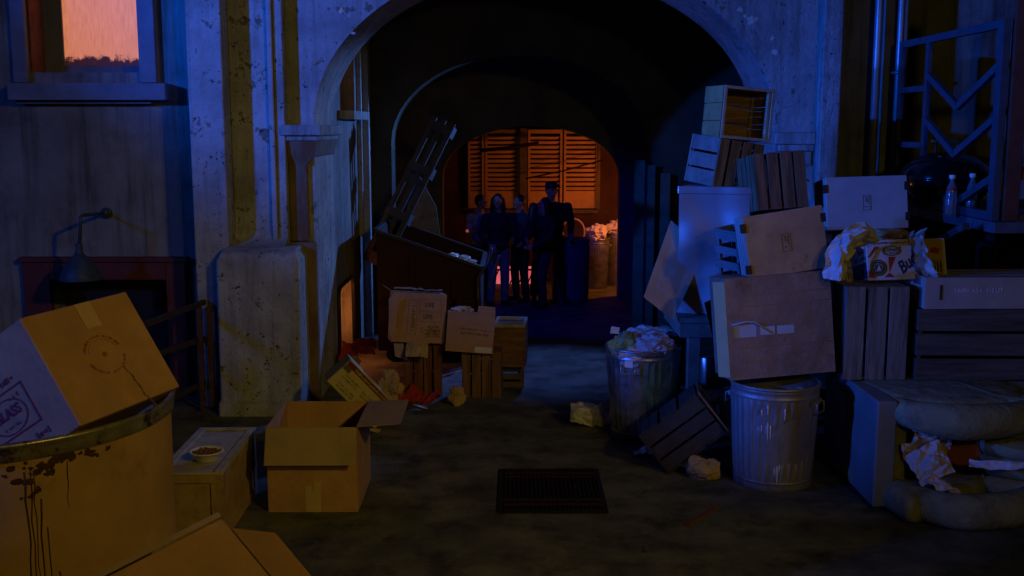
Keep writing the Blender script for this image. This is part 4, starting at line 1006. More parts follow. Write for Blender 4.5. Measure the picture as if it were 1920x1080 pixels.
# beer case
def deco_beer():
    loc, rot, dims = BE
    r = carton('beverage_case', 'white and red beverage case lettered Bud on its side', loc, rot, dims, 'print_white', cat='case')
    w_, d_, h_ = dims; m = face_mtx(w_, d_, h_, 'front')
    mb = MB(); mb.box((w_ * .17, -h_ / 2 + .004, .001), (w_ / 2 - .02, h_ / 2 - .004, .0018), m); mb.build('yellow_panel', 'beer_yellow', r)
    mb = MB(); mb.bar(m @ Vector((-w_ / 2 + .02, -.02, .0015)), m @ Vector((-w_ / 2 + .085, h_ / 2 - .05, .0015)), .018, .001)
    def pg(pts): 
        vs = [mb.bm.verts.new(m @ Vector((x, y, .002))) for x, y in pts]; mb.bm.faces.new(vs)
    pg([(-w_ / 2 + .005, .02), (-w_ / 2 + .022, .02), (-w_ / 2 + .085, h_ / 2 - .045), (-w_ / 2 + .06, h_ / 2 - .045)])
    pg([(-w_ / 2 + .008, -h_ / 2 + .018), (-w_ / 2 + .06, -h_ / 2 + .018), (-w_ / 2 + .008, -h_ / 2 + .075)])
    pg([(-.125, .02), (-.075, .02), (-.125, -h_ / 2 + .05)]); pg([(-.165, -h_ / 2 + .018), (-.09, -h_ / 2 + .018), (-.125, -h_ / 2 + .05)]); pg([(-.035, h_ / 2 - .045), (-.06, h_ / 2 - .06), (-.035, h_ / 2 - .062)])
    mb.build('red_flash', 'print_red', r)
    mb = MB(); c1 = m @ T(-w_ / 2 + .075, -h_ / 2 + .085, 0); ringm(mb, c1, .046, .056, 1.05, 40, lift=.003); ringm(mb, c1, .0, .043, 1.05, 32, lift=.0026)
    c2 = m @ T(-.10, h_ / 2 - .078, 0); ringm(mb, c2, .028, .034, 1.9, 40, lift=.003); ringm(mb, c2, .020, .024, 1.9, 40, gaps=.2, lift=.003); ringm(mb, c2, .005, .016, 1.9, 30, gaps=.4, lift=.003)
    mb.build('round_seal', 'print_green', r)
    mb = MB(); ringm(mb, c1, .026, .030, 1.05, 30, gaps=.25, lift=.0036)
    vs = [mb.bm.verts.new(c1 @ Vector(p)) for p in ((-.014, -.022, .0036), (.018, -.018, .0036), (.004, .024, .0036))]; mb.bm.faces.new(vs)
    mb.build('seal_device', 'print_white', r)
    mb = MB(); strokes(mb, m, -w_ / 2 + .03, h_ / 2 - .032, .06, h_ / 2 - .01, 1, 3, 1); mb.build('top_line', 'print_green', r)
    text_mesh('Bud', .115, 'ink_navy', r, m @ T(.0, -.03, .002) @ RZ(R(38)), shear=.35, bold=.003, name='brand_word', sx=.8)
    mb = MB(); x0, x1, y0_, y1_ = w_ * .27, w_ / 2 - .035, -h_ / 2 + .03, -.01
    for a0, b0, a1, b1 in ((x0, y0_, x1, y0_ + .004), (x0, y1_ - .004, x1, y1_), (x0, y0_ + .004, x0 + .004, y1_ - .004), (x1 - .004, y0_ + .004, x1, y1_ - .004)): mb.box((a0, b0, .002), (a1, b1, .0027), m)
    for k in range(4): mb.box((x0 + .014 + k * .021, y0_ + .012, .002), (x0 + .028 + k * .021, y1_ - .012, .0027), m)
    mb.build('bar_panel', 'print_green', r)
    mb = MB(); mb.crumple(m @ Vector((w_ * .36, .055, .002)), (.035, .002, .024), seed=5, sub=2, amp=.3); mb.build('red_spot', 'print_red', r)
    m2 = face_mtx(w_, d_, h_, 'left'); mb = MB(); mb.box((-d_ / 2 + .01, -h_ / 2 + .02, .001), (d_ / 2 - .01, -.01, .0018), m2); strokes(mb, m2, -d_ / 2 + .03, 0, d_ / 2 - .03, .1, 2, 6, .8, .001); mb.build('side_print', 'ink_navy', r)
deco_beer()
# newspapers on the case
def paper_roll(name, label, pts, wid, seed, m='paper'):
    mb = MB(); n = 26; g = []
    pts = [Vector(p) for p in pts]
    def ev(t):
        x = t * (len(pts) - 1); i = min(int(x), len(pts) - 2); f = x - i
        return pts[i].lerp(pts[i + 1], f * f * (3 - 2 * f) * .5 + f * .5)
    for i in range(n + 1):
        t = i / n; c = ev(t); row = []
        d = (ev(min(1, t + .03)) - ev(max(0, t - .03))).normalized(); s = d.cross(Vector((0, -1, .25))).normalized(); u = s.cross(d)
        for j in range(13):
            v = j / 12 - .5
            q = Vector((t * 4 + seed, v * 3, seed * 2))
            row.append(mb.bm.verts.new(c + s * v * wid * (1 + .35 * noise.noise(q * 1.5)) + u * (.05 * noise.noise(q * 2) + .035 * abs(noise.noise(q * 5)) + .04 * math.cos(v * 7))))
        g.append(row)
    for i in range(n):
        for j in range(12): mb.bm.faces.new((g[i][j], g[i + 1][j], g[i + 1][j + 1], g[i][j + 1]))
    return solo(mb, name, label, 'newspaper', m, pts[0])
paper_roll('newspaper', 'crumpled newspaper arching over the gap left of the beverage case', [P(1568, 525, 7.05), P(1573, 485, 7.05), P(1588, 452, 7.1), P(1618, 434, 7.2), P(1638, 452, 7.25)], .15, 3, 'bag_white')
paper_roll('newspaper', 'thin newspaper tip sticking out over the worn carton corner', [P(1552, 500, 7.3), P(1568, 486, 7.35), P(1585, 500, 7.4), P(1592, 535, 7.4)], .10, 9)
paper_roll('newspaper', 'newspaper draped over the middle of the beverage case', [P(1722, 440, 7.5), P(1724, 450, 7.3), P(1732, 480, 7.22), P(1742, 505, 7.2), P(1756, 524, 7.22)], .10, 6)
ball('paper_bag', 'brown crumpled paper wedged under the level plywood box', 'bag', 1665, 441, 7.9, (.16, .10, .06), 'paper_kraft', 33, .4, grd=False)
carton('cardboard_box', 'tall brown carton under the level plywood box behind the beverage case', (2.68, 8.08, 1.0), (0, 0, .03), (.5, .28, .61), 'card_dull', group='cartons of the right pile')
# crates right
kz = .725
crate('wooden_crate', 'blue lit vertical slat crate standing on the armchair edge', 'crate', (P(1640, 700, 7.1).x, 7.42, kz), (0, 0, R(1)), (.42, .60, .63), {'front': 'V', 'left': 'V', 'right': 'V', 'top': 'H', 'back': 'V'}, 'wood_grey', 'slatted crates on the armchair', n=3)
dk = crate('wooden_crate', 'wide dark slat crate under the pale stencilled one', 'crate', (P(1722, 640, 7.1).x + .47, 7.36, kz), (0, 0, R(-1)), (.94, .5, .48), {'front': 'H', 'left': 'H', 'top': 'H'}, 'wood_dark', 'slatted crates on the armchair', n=3, gap=.02)
pc = crate('wooden_crate', 'shallow pale stencilled crate with two hand slots', 'crate', (P(1733, 550, 7.1).x + .45, 7.33, kz + .484), (0, 0, R(1.5)), (.90, .42, .21), {'front': 'S', 'left': 'S', 'right': 'S', 'back': 'S', 'top': 'H'}, 'ply_pale', 'slatted crates on the armchair')
for x in (-.35, .30):
    mb = MB(); mb.box((x, -.2135, .06), (x + .018, -.2105, .16)); mb.build('hand_slot', 'ink_black', pc, bev=.001)
mb = MB(); mb.box((-.45, -.216, .0), (.45, -.2105, .045)); mb.build('lower_batten', 'ply_pale', pc, bev=.002)
mb = MB(); strokes(mb, face_mtx(.9, .42, .21, 'front'), -.25, .0, .1, .05, 1, 21, .8); mb.build('stencil', 'beer_blue', pc)

# dented can, right
def dent(p):
    a = math.degrees(math.atan2(p.y, p.x))
    for (a0, z0, wa, wz, dp) in ((-80, .36, 26, .10, .055), (-62, .28, 14, .07, .03), (-118, .5, 14, .05, .02), (-100, .22, 9, .08, .012)):
        k = math.exp(-((a - a0) / wa) ** 2 - ((p.z - z0 - (a - a0) * .002) / wz) ** 2)
        f = 1 - dp * k / math.hypot(p.x, p.y); p = Vector((p.x * f, p.y * f, p.z))
    return p
gd = G(1465, 925); 
tr = trash_can('trash_can', 'dented galvanised trash can streaked with pale drips under the worn carton', (gd.x, gd.y + .27, 0), R(0), .292, .262, .70, 'galv_rough', dent, handles=(-38, 150))
mb = MB(); rd = random.Random(8)
for a_, z0_, z1_ in ((-112, .60, .34), (-108, .46, .30), (-101, .33, .12), (-104, .40, .2), (-97, .20, .06), (-94, .25, .14), (-120, .56, .40), (-90, .58, .50)):
    pts = []
    for k in range(8):
        z = z0_ + (z1_ - z0_) * k / 7; r_ = .262 + .03 * (z - .066) / .56 + .0045; aa = R(a_ + .8 * noise.noise(Vector((k * .6, a_, 0))))
        pts.append(dent(Vector((r_ * math.cos(aa), r_ * math.sin(aa), z))))
    mb.tube(pts, [.0055 - .0004 * k for k in range(8)], 5)
mb.build('paint_drip', 'paint_drip', tr)
# overflowing can, left
gl = G(1210, 832)
tl = trash_can('trash_can', 'galvanised trash can overflowing with pale and green bags', (gl.x, gl.y + .24, 0), R(0), .285, .235, .72, 'galv', None, handles=(-118, 70))
mb = MB(); a_ = R(-118); mb.box((-.032, -.003, -.02), (.032, .003, .03), T(.297 * math.cos(a_), .297 * math.sin(a_), .622) @ RZ(R(-28))); mb.build('tag_plate', 'cap_white', tl)
tc0 = Vector((gl.x, gl.y + .24, .70))
for k, (dx, dy, dz, r_, m_, lb_) in enumerate(((.07, -.15, .03, (.15, .12, .11), 'bag_pink', 'pinkish bag slumped over the front rim of the overflowing can'),
        (-.15, -.08, .04, (.12, .12, .10), 'bag_green', 'green tinted bag at the left rim of the overflowing can'),
        (-.06, -.20, -.01, (.13, .07, .05), 'bag_pink', 'flat pinkish fold hanging over the near rim of the can'),
        (.05, .06, .09, (.17, .13, .07), 'bag_white', 'white plastic bag heaped in the middle of the can'),
        (.20, .10, .09, (.13, .12, .06), 'bag_green', 'dark green bag at the back right of the can'),
        (-.06, .02, .09, (.09, .08, .06), 'beer_blue', 'small blue white bag peeking out of the can'))):
    c = tc0 + Vector((dx, dy, dz)); mb = MB(); mb.crumple(c, r_, seed=70 + k * 3, sub=4, amp=.38)
    solo(mb, 'rubbish_bag', lb_, 'bag', m_, c - Vector((0, 0, r_[2])), smooth=False, group='bags in the overflowing can')
mb = MB(); mb.poly([P(1146, 612, 8.1), P(1162, 614, 8.1), P(1160, 626, 8.1), P(1144, 625, 8.1)], .002, (0, 1, 0)); solo(mb, 'paper_scrap', 'square yellow scrap at the left rim of the overflowing can', 'paper', 'paper', P(1150, 620, 8.1))
# crumpled bag on the ground
c = G(1112, 800)
mb = MB(); mb.sheet(.20, .20, T(c + Vector((-.08, .05, .09))) @ RY(R(10)) @ RX(R(60)), .10, 51, 18, curl=-2); mb.sheet(.18, .18, T(c + Vector((.09, .04, .09))) @ RY(R(-25)) @ RX(R(70)), .10, 52, 18, curl=-2)
mb.crumple(c + Vector((0, .06, .05)), (.12, .07, .05), seed=17, sub=4, amp=.5)
solo(mb, 'paper_bag', 'twisted white paper bag on the ground left of the cans', 'bag', 'bag_white', c)
# tilted crate on the ground
crate('wooden_crate', 'dark slatted crate tipped on its corner between the two cans', 'crate', *TO, {'front': 'S', 'back': 'O', 'left': 'V', 'right': 'V', 'top': 'V', 'bottom': 'V'}, 'wood_black', 'wooden crates lying on the ground', n=3, gap=.02, frame='wood_brown')
ball('paper_bag', 'yellow crumpled kraft bag by the tipped crate', 'bag', 1318, 870, 7.25, (.115, .09, .085), 'paper_kraft', 19, .3)
c = G(1207, 853); mb = MB(); mb.sheet(.16, .1, T(c + Vector((0, 0, .01))), .06, 55, 14); solo(mb, 'plastic_wrap', 'scrap of clear plastic wrap at the foot of the left can', 'wrap', 'bag_white', c)
c = P(1347, 775, 7.75); mb = MB(); mb.crumple(c, (.05, .05, .12), seed=5, sub=3, amp=.4); solo(mb, 'paper_bag', 'brown paper crumple inside the tipped crate mouth', 'bag', 'paper_kraft', c)

# armchair on its side
AX0, AY0 = 2.22, 6.15
ac = thing('armchair', 'upholstered armchair lying on its side with torn seat opening', 'armchair', (AX0 + .5, AY0 + .5, 0))
aL = G(1592, 912); aF = G(1735, 1008)
AX0 = aL.x; 
mb = MB(); mb.box((AX0, aF.y + .45, .02), (AX0 + .13, aL.y + .65, .71), bev=.012); mb.build('side_frame', 'chair_side', ac, world=True)
mb = MB(); mb.box((AX0 + .132, aF.y + .50, .09), (AX0 + .22, aL.y + .1, .62), bev=.03); mb.build('front_roll', 'chair_cloth', ac, world=True)
def cushion(pts_lo, z0, z1, name, m, bev=.06, bulge=0):
    mb = MB(); lo = [mb.bm.verts.new((x, y, z0)) for x, y in pts_lo]; hi = [mb.bm.verts.new((x, y, z1)) for x, y in pts_lo]
    n = len(lo); mb.bm.faces.new(lo[::-1]); mb.bm.faces.new(hi)
    for k in range(n): mb.bm.faces.new((lo[k], lo[(k + 1) % n], hi[(k + 1) % n], hi[k]))
    bmesh.ops.bevel(mb.bm, geom=list(mb.bm.edges), offset=bev, segments=5, affect='EDGES', profile=.5)
    return mb.build(name, m, ac, world=True, smooth=True)
q1, q2, q3 = G(1600, 925), G(1738, 1010), G(1885, 978)
cushion([(q1.x, q1.y + .15), (q2.x - .05, q2.y + .16), (q3.x - .10, q3.y + .16), (q3.x + .15, q3.y + .45), (q3.x - .1, aL.y + .6), (q1.x + .05, aL.y + .6)], .0, .19, 'armrest', 'chair_cloth', .07)
cushion([(AX0 + .03, aL.y + .1), (AX0 + .12, aF.y + .55), (AX0 + .40, aF.y + .38), (AX0 + .90, aF.y + .46), (AX0 + 1.10, aF.y + .75), (AX0 + .95, aL.y + .7), (AX0 + .03, aL.y + .7)], .55, .722, 'armrest', 'chair_cloth', .08)
mb = MB(); mb.box((AX0 + .22, aF.y + .62, .15), (AX0 + .74, aF.y + .70, .60)); mb.build('seat_lining', 'chair_lining', ac, world=True)
for k in range(5):     # channel tufted back
    z0 = .08 + k * .128; zz = z0 + .126
    x0 = AX0 + .68 - .0 * k; off = .02 * math.sin(k)
    mb = MB(); pts = [Vector((AX0 + .70 + .02 * (4 - k), aL.y + .0, (z0 + zz) / 2)), Vector((AX0 + .80, aF.y + .55 - off, (z0 + zz) / 2)), Vector((AX0 + 1.0, aF.y + .42 - off, (z0 + zz) / 2)), Vector((AX0 + 1.45, aF.y + .35, (z0 + zz) / 2))]
    d = MB()
    mb.tube([pts[0].lerp(pts[1], t / 4) for t in range(4)] + [pts[1].lerp(pts[2], t / 3) for t in range(3)] + [pts[2].lerp(pts[3], t / 4) for t in range(5)], .074, 14)
    mb.build('back_channel', 'chair_cloth', ac, world=True)
mb = MB(); mb.box((AX0 + .95, aF.y + .45, .04), (AX0 + 1.5, aL.y + .6, .71)); mb.build('back_frame', 'chair_cloth', ac, world=True)
def roll(pts, rs, nm):
    mb = MB(); q = []; r2 = []
    for i in range(len(pts) - 1):
        for t in range(6):
            f = t / 6; q.append(Vector(pts[i]).lerp(Vector(pts[i + 1]), f)); r2.append(rs[i] * (1 - f) + rs[i + 1] * f)
    q.append(Vector(pts[-1])); r2.append(rs[-1])
    for _ in range(4): q = [q[0]] + [(a + b * 2 + c) / 4 for a, b, c in zip(q, q[1:], q[2:])] + [q[-1]]
    mb.tube(q, r2, 20); mb.ell(q[0], (rs[0],) * 3, 18); mb.ell(q[-1], (rs[-1],) * 3, 18)
    return mb.build(nm, 'chair_cloth', ac, world=True)
roll([(AX0 + .14, aF.y + .66, .635), (AX0 + .20, aF.y + .42, .632), (AX0 + .45, aF.y + .30, .615), (AX0 + .85, aF.y + .36, .62), (AX0 + 1.08, aF.y + .62, .64)], [.07, .09, .115, .105, .08], 'arm_roll')
roll([(AX0 + .10, aF.y + .62, .105), (AX0 + .22, aF.y + .30, .105), (AX0 + .42, aF.y + .10, .112), (AX0 + .80, aF.y + .18, .11), (AX0 + 1.05, aF.y + .42, .105)], [.09, .10, .11, .11, .10], 'arm_roll')
mb = MB(); c = P(1740, 830, 6.62)
mb.sheet(.26, .16, T(c) @ RX(R(75)), .10, 61, 20, curl=-1.5)
mb.sheet(.20, .22, T(P(1745, 868, 6.5)) @ RX(R(55)) @ RZ(R(20)), .12, 62, 20, curl=-2); mb.sheet(.10, .22, T(P(1775, 915, 6.38)) @ RX(R(35)) @ RZ(R(35)), .07, 63, 16, curl=-3); mb.sheet(.16, .12, T(P(1715, 848, 6.6)) @ RX(R(80)), .08, 64, 14)
solo(mb, 'newspaper', 'crumpled newspaper spilling out of the overturned armchair', 'newspaper', 'paper_plain', c)
mb = MB(); mb.sheet(.36, .06, T(P(1875, 872, 6.42)) @ RZ(R(-14)) @ RX(R(40)), .04, 66, 16); solo(mb, 'torn_stuffing', 'strip of pale torn stuffing across the armchair back', 'stuffing', 'bag_white', P(1870, 870, 6.45))

# ------------------------------------------------------------------ RIGHT WALL: platform, lattice, grill, bottles, pipes
for (pa, pb, xs) in (((1623, 0), (1599, 335), 0), ((1657, 0), (1640, 335), 1)):
    xx = P(pa[0], 0, 9.3).x - .04 * 0
    xx = (3.075, 3.262)[xs]
    r = thing('drain_pipe', ('thin vertical pipe nearer the archway on the right wall', 'thin vertical pipe with collar nearer the lattice')[xs], 'pipe', (xx, 9.32, 0), group='pipes on the right wall')
    mb = MB(); mb.tube([(0, 0, 0), (0, 0, 6.4)], (.036, .030)[xs], 14); mb.build('pipe_run', 'pipe', r)
    mb = MB()
    for z in ((1.2, 4.2), (2.86, 4.6))[xs]: mb.lathe([(.03, z - .015), (.045, z - .012), (.045, z + .012), (.03, z + .015)], 20); mb.box((-.05, .0, z - .01), (.05, .08, z + .01))
    mb.build('collar', 'pipe', r)
LX = 3.22
pf_ = thing('platform', 'dark wooden landing on a diagonal strut against the right wall', 'platform', (LX + .9, 8.3, 1.6))
mb = MB(); mb.box((LX - .02, 7.18, 1.705), (LX + 2.2, 9.6, 1.78)); mb.build('deck', 'platform', pf_, world=True, bev=.006)
mb = MB(); mb.bar(P(1812, 424, 7.3), P(1768, 450, 7.6), .05, .05); mb.build('strut', 'lattice', pf_, world=True)
for x, y in ((LX + .06, 9.35), (LX + 1.1, 7.5)):
    mb = MB(); mb.box((x, y, 0), (x + .09, y + .09, 1.704)); mb.build('post', 'platform', pf_, world=True)
mb = MB(); mb.box((LX + .3, 7.9, 0), (LX + .34, 9.58, 1.55)); mb.build('void_sheet', 'black', pf_, world=True)  # black sheet stands in for the dark void under the landing
lt = thing('lattice_screen', 'blue painted wooden lattice screen with chevron bars on the platform edge', 'lattice', (LX, 8.2, 1.78))
Ya, Yb, Ym = 9.15, 7.22, 8.55
def zat(py, Y, px=1700): return P(px, py, Y).z
zt_a, zt_b, zb_ = zat(88, Ya), zat(22, Yb), 1.785
zt_ = (zt_a + zt_b) / 2
mb = MB(); th = .05
mb.box((LX - .02, Ya - th, zb_), (LX + .02, Ya, zt_)); mb.box((LX - .025, Yb, zb_), (LX + .025, Yb + .085, zt_)); mb.box((LX - .019, Ym - th / 2, zb_), (LX + .019, Ym + th / 2, zt_ - .05)); mb.box((LX - .021, Yb + .086, zt_ - .055), (LX + .021, Ya - th - .001, zt_ - .001)); mb.box((LX - .021, Yb + .086, zb_ + .001), (LX + .021, Ya - th - .001, zb_ + .06))
mb.build('frame', 'lattice', lt, world=True, bev=.003)
for k in range(2):
    mb = MB(); z = zt_ - .42 - k * .44; mb.box((LX - .018, Ym + th / 2 + .001, z), (LX + .018, Ya - th - .001, z + .045)); mb.build('cross_bar', 'lattice', lt, world=True)
for k in range(3):
    zc = (2.80, 2.46, 2.06)[k]; ym_ = (Ym + Yb) / 2 + .06
    for s_ in (0, 1):
        mb = MB(); A = (LX, Ym - .02, zc) if s_ == 0 else (LX, Yb + .09, zc + .0); B_ = (LX, ym_, max(zc - .25, zb_ + .05)); mb.bar(A, B_, .036, .05); mb.build('chevron_bar', 'lattice', lt, world=True)
ls = thing('lattice_screen', 'rust red lattice door frame at the right edge of the picture', 'lattice', (LX + .5, 7.2, 1.6), group=None)
mb = MB(); zb2, zt2 = 1.786, 3.4
for x0_, w0 in ((LX + .045, .10), (LX + .52, .05), (LX + 1.0, .08)): mb.box((x0_, 7.2, zb2), (x0_ + w0, 7.25, zt2))
for py in (120, 218, 332, 412): z = zat(py, 7.2, 1890); mb.box((LX + .146, 7.205, z - .02), (LX + .999, 7.245, z + .03))
mb.build('frame', 'lattice_red', ls, world=True, bev=.003)
# kettle grill
gk = P(1772, 330, 8.45); kr = .33
kg = thing('kettle_grill', 'black domed kettle barbecue behind the blue lattice screen', 'barbecue', (gk.x, 8.45, 1.78))
kz_ = gk.z - 1.78 - .03
mb = MB(); mb.lathe([(kr * math.cos(R(a)), kz_ + .015 + kr * .62 * math.sin(R(a))) for a in range(0, 91, 9)][:-1] + [(.002, kz_ + .015 + kr * .62)], 48); mb.lathe([(kr * 1.02, kz_ + .0), (kr * 1.03, kz_ + .012), (kr, kz_ + .02)], 48); mb.build('lid', 'grill', kg)
mb = MB(); mb.lathe([(kr * math.cos(R(a)), kz_ - .005 + kr * .75 * math.sin(R(a))) for a in range(0, -90, -9)] + [(.002, kz_ - .005 - kr * .75)], 48); mb.build('bowl', 'grill', kg)
hz = kz_ + kr * .62
mb = MB(); mb.tube([(-.09, 0, hz - .02), (-.085, 0, hz + .08)], .008, 8); mb.tube([(.09, 0, hz - .02), (.085, 0, hz + .08)], .008, 8); mb.build('handle_post', 'iron', kg)
mb = MB(); mb.box((-.12, -.02, hz + .08), (.12, .02, hz + .105), bev=.006); mb.build('handle', 'grill_handle', kg)
mb = MB(); mb.lathe([(.001, 0), (.03, 0), (.03, .006), (.001, .008)], 16, (-.09, -.13, hz - .025)); mb.build('vent', 'galv', kg)
for a in (90, 210, 330):
    mb = MB(); mb.tube([(kr * .6 * math.cos(R(a)), kr * .6 * math.sin(R(a)), max(kz_ - kr * .6, .02)), (kr * .95 * math.cos(R(a)), kr * .95 * math.sin(R(a)), 0)], .012, 8); mb.build('leg', 'iron', kg)
# bottles
for k, (px_, lb_) in enumerate(((1782, 'clear bottle with red label on the platform, left of two'), (1820, 'clear bottle with plain white cap on the platform, right of two'))):
    c = P(px_, 398, 7.75); r = thing('plastic_bottle', lb_, 'bottle', (c.x, 7.75, 1.78), group='clear bottles on the platform')
    zs_ = (P(px_, 328 - k * 3, 7.75).z - 1.78) / .27
    mb = MB(); pr = [(.001, 0), (.034, .002), (.038, .02), (.036, .06), (.039, .09), (.036, .12), (.038, .15), (.030, .19), (.015, .225), (.0135, .25)]
    mb.lathe([(a * 1.0, b * zs_) for a, b in pr], 28); mb.build('body', 'bottle', r)
    mb = MB(); mb.lathe([(.001, .245), (.019, .245), (.019, .268), (.017, .27), (.001, .27)], 20); mb.bm.transform(Matrix.Diagonal((1.15, 1.15, zs_, 1))); mb.build('cap', 'cap_white', r)
    if k == 0:
        mb = MB(); mb.lathe([(.0375, .165 * zs_), (.036, .185 * zs_)], 24); mb.build('label_band', 'print_red', r)

# ------------------------------------------------------------------ GROUND: grate and debris
ga, gb, gc_, gd_ = G(937, 884), G(1121, 881), G(1140, 962), G(933, 964)
X0g, X1g, Y0g, Y1g = (ga.x + gd_.x) / 2, (gb.x + gc_.x) / 2, (gc_.y + gd_.y) / 2, (ga.y + gb.y) / 2
gr = thing('drain_grate', 'rectangular iron drain grate set in the alley floor', 'grate', ((X0g + X1g) / 2, (Y0g + Y1g) / 2, 0))
mb = MB(); mb.box((X0g + .03, Y0g + .03, .001), (X1g - .03, Y1g - .03, .004)); mb.build('pit', 'black', gr, world=True)
mb = MB(); t = .03
mb.box((X0g, Y0g, .0), (X1g, Y0g + t, .016)); mb.box((X0g, Y1g - t, .0), (X1g, Y1g, .016)); mb.box((X0g, Y0g + t, .0), (X0g + t, Y1g - t, .016)); mb.box((X1g - t, Y0g + t, .0), (X1g, Y1g - t, .016)); mb.build('frame', 'grate', gr, world=True)
n_ = 22
mb = MB()
for k in range(n_):
    x = X0g + t + (X1g - X0g - 2 * t) * (k + .5) / n_; mb.box((x - .006, Y0g + t + .001, .005), (x + .006, Y1g - t - .001, .014))
mb.build('bars', 'black', gr, world=True)
for yy in (.13, .22, .76, .86):
    mb = MB(); y = Y0g + (Y1g - Y0g) * (1 - yy)
    for k in range(n_):
        x = X0g + t + (X1g - X0g - 2 * t) * (k + .5) / n_; mb.box((-.009, -.022, 0), (.009, .022, .006), T(x + .008, y, .0145) @ RZ(R(-30)))
    mb.build('tooth_row', 'grate_rust', gr, world=True)
sa, sb_ = G(1288, 985, .008), G(1345, 950, .008)
mb = MB(); mb.bar(sa, sb_, .028, .014); solo(mb, 'wood_stick', 'thin reddish stick lying on the ground at lower right', 'stick', 'wood_red', (sa + sb_) / 2)
rd = random.Random(77); mb = MB()
for k in range(420):
    px_, py = rd.uniform(500, 1600), 700 + 380 * rd.random() ** .8
    c = G(px_, py, 0); s_ = rd.uniform(.003, .010); mb.crumple(c + Vector((0, 0, s_ * .3)), (s_ * rd.uniform(1, 2), s_, s_ * .5), seed=k, sub=1, amp=.4)
o = mb.build('grit', 'floor'); o['kind'] = 'stuff'; o['label'] = 'loose grit and small debris scattered over the concrete'; o['category'] = 'grit'
for k, (px_, py, l_) in enumerate(((1212, 1030, 'short dark twig at the bottom of the ground'), (914, 948, 'dark leaf scrap left of the drain grate'))):
    c = G(px_, py, .006); mb = MB(); mb.crumple(c, (.02, .045, .006) if k == 0 else (.03, .015, .006), seed=k + 4, sub=2, amp=.5); solo(mb, 'twig' if k == 0 else 'leaf', l_, 'debris', 'wood_dark', c)

# ------------------------------------------------------------------ FAR COURT: cans, chair, barrel, planks
for k, (px_, py0, py1, wd_, m_, l_) in enumerate(((1119, 447, 512, 62, 'galv', 'front orange lit trash can heaped with pale rubbish by the shutters'), (1156, 436, 500, 40, 'galv', 'rear orange lit trash can at the right edge of the shutters'))):
    Y = 16.3 + k * .4; c = P(px_, 500, Y); zt0 = P(px_, py0, Y).z
    r = trash_can('trash_can', l_, (c.x, Y, 0), 0, .18, .16, zt0, m_, None)
    for j in range(4):
        mb = MB(); cc = Vector((c.x + rd.uniform(-.09, .09), Y - .05 + rd.uniform(-.1, .05), zt0 + .04 + .03 * j)); mb.crumple(cc, (.10, .09, .08), seed=90 + j + 7 * k, sub=3, amp=.6)
        solo(mb, 'rubbish_bag', ('crumpled rubbish %s the %s orange lit can' % (('low in front on', 'at the left of', 'in the middle of', 'topmost on')[j], ('front', 'rear')[k])), 'bag', 'paper_plain', cc, group='rubbish in the fire lit cans')
brl = trash_can('steel_barrel', 'dark steel barrel standing right of the tall person', (P(1068, 520, 15.2).x, 15.0, 0), 0, .26, .25, P(1068, 448, 15).z, 'galv_rough', None, group=None, handles=()); brl['category'] = 'barrel'
hp = thing('round_back_chair', 'bentwood chair with round hoop back beside the orange lit cans', 'chair', (P(1074, 430, 16.1).x, 16.1, 0))
hc = P(1072, 428, 16.1); hz = hc.z
mb = MB(); mb.tube([(.17 * math.cos(R(a)), 0, hz - .05 + .19 * math.sin(R(a))) for a in range(-30, 211, 15)], .018, 8); mb.build('backrest', 'shutter', hp)
mb = MB(); mb.lathe([(.001, 0), (.2, 0), (.2, .03), (.001, .03)], 28, (0, -.2, max(.42, hz - .35))); mb.build('seat', 'shutter', hp)
for dx in (-.14, .14):
    for dy in (-.34, -.04):
        mb = MB(); mb.tube([(dx, dy, max(.42, hz - .35)), (dx * 1.2, dy, 0)], .015, 8); mb.build('leg', 'shutter', hp)
for k, (px_, top, bot, l_) in enumerate(((1200, 300, 600, 'leftmost blue lit plank leaning by the second archway'), (1222, 310, 600, 'middle blue lit plank leaning by the second archway'), (1248, 325, 600, 'rightmost blue lit plank leaning by the second archway'))):
    A = P(px_, top, 12.5); mb = MB(); w0 = (.075, .055, .07)[k]; mb.bar((A.x - .02, 12.36, 0), (A.x, 12.52, A.z), .02 if False else w0 * 1.6, .02); solo(mb, 'plank', l_, 'plank', 'wood_dark', (A.x, 12.36, 0), group='planks leaning by the second archway')

# ------------------------------------------------------------------ PEOPLE
def limb(mb, pts, rs, n=12):
    pts = [Vector(p) for p in pts]; q = []; r2 = []
    for i in range(len(pts) - 1):
        for t in range(4):
            f = t / 4; q.append(pts[i].lerp(pts[i + 1], f)); r2.append(rs[i] * (1 - f) + rs[i + 1] * f)
    q.append(pts[-1]); r2.append(rs[-1])
    mb.tube(q, r2, n); mb.ell(pts[0], (rs[0],) * 3, 10); mb.ell(pts[-1], (rs[-1],) * 3, 10)
    for p, r in zip(pts[1:-1], rs[1:-1]): mb.ell(p, (r,) * 3, 10)
def hand(mb, w, d, s=1, nrm=Vector((0, -1, 0))):
    """palm, four fingers and a thumb from wrist w along d"""
    d = d.normalized(); u = d.cross(nrm).normalized(); v = u.cross(d)
    mb.ell(w + d * .045 * s, (.022 * s, .04 * s, .04 * s), 10, Matrix((v, d, u)).transposed().to_4x4())
    for i, L_ in enumerate((.065, .078, .073, .055)):
        b = w + d * .075 * s + u * (i - 1.5) * .019 * s; m1 = b + (d + v * .15).normalized() * L_ * .5 * s; e = m1 + (d + v * (.7 + .1 * i)).normalized() * L_ * .5 * s
        limb(mb, [b, m1, e], [.0095 * s, .0085 * s, .007 * s], 6)
    b = w + d * .02 * s - u * .03 * s; m1 = b + (d - u * .9).normalized() * .035 * s; limb(mb, [b, m1, m1 + (d + v * .3).normalized() * .03 * s], [.012 * s, .010 * s, .008 * s], 6)
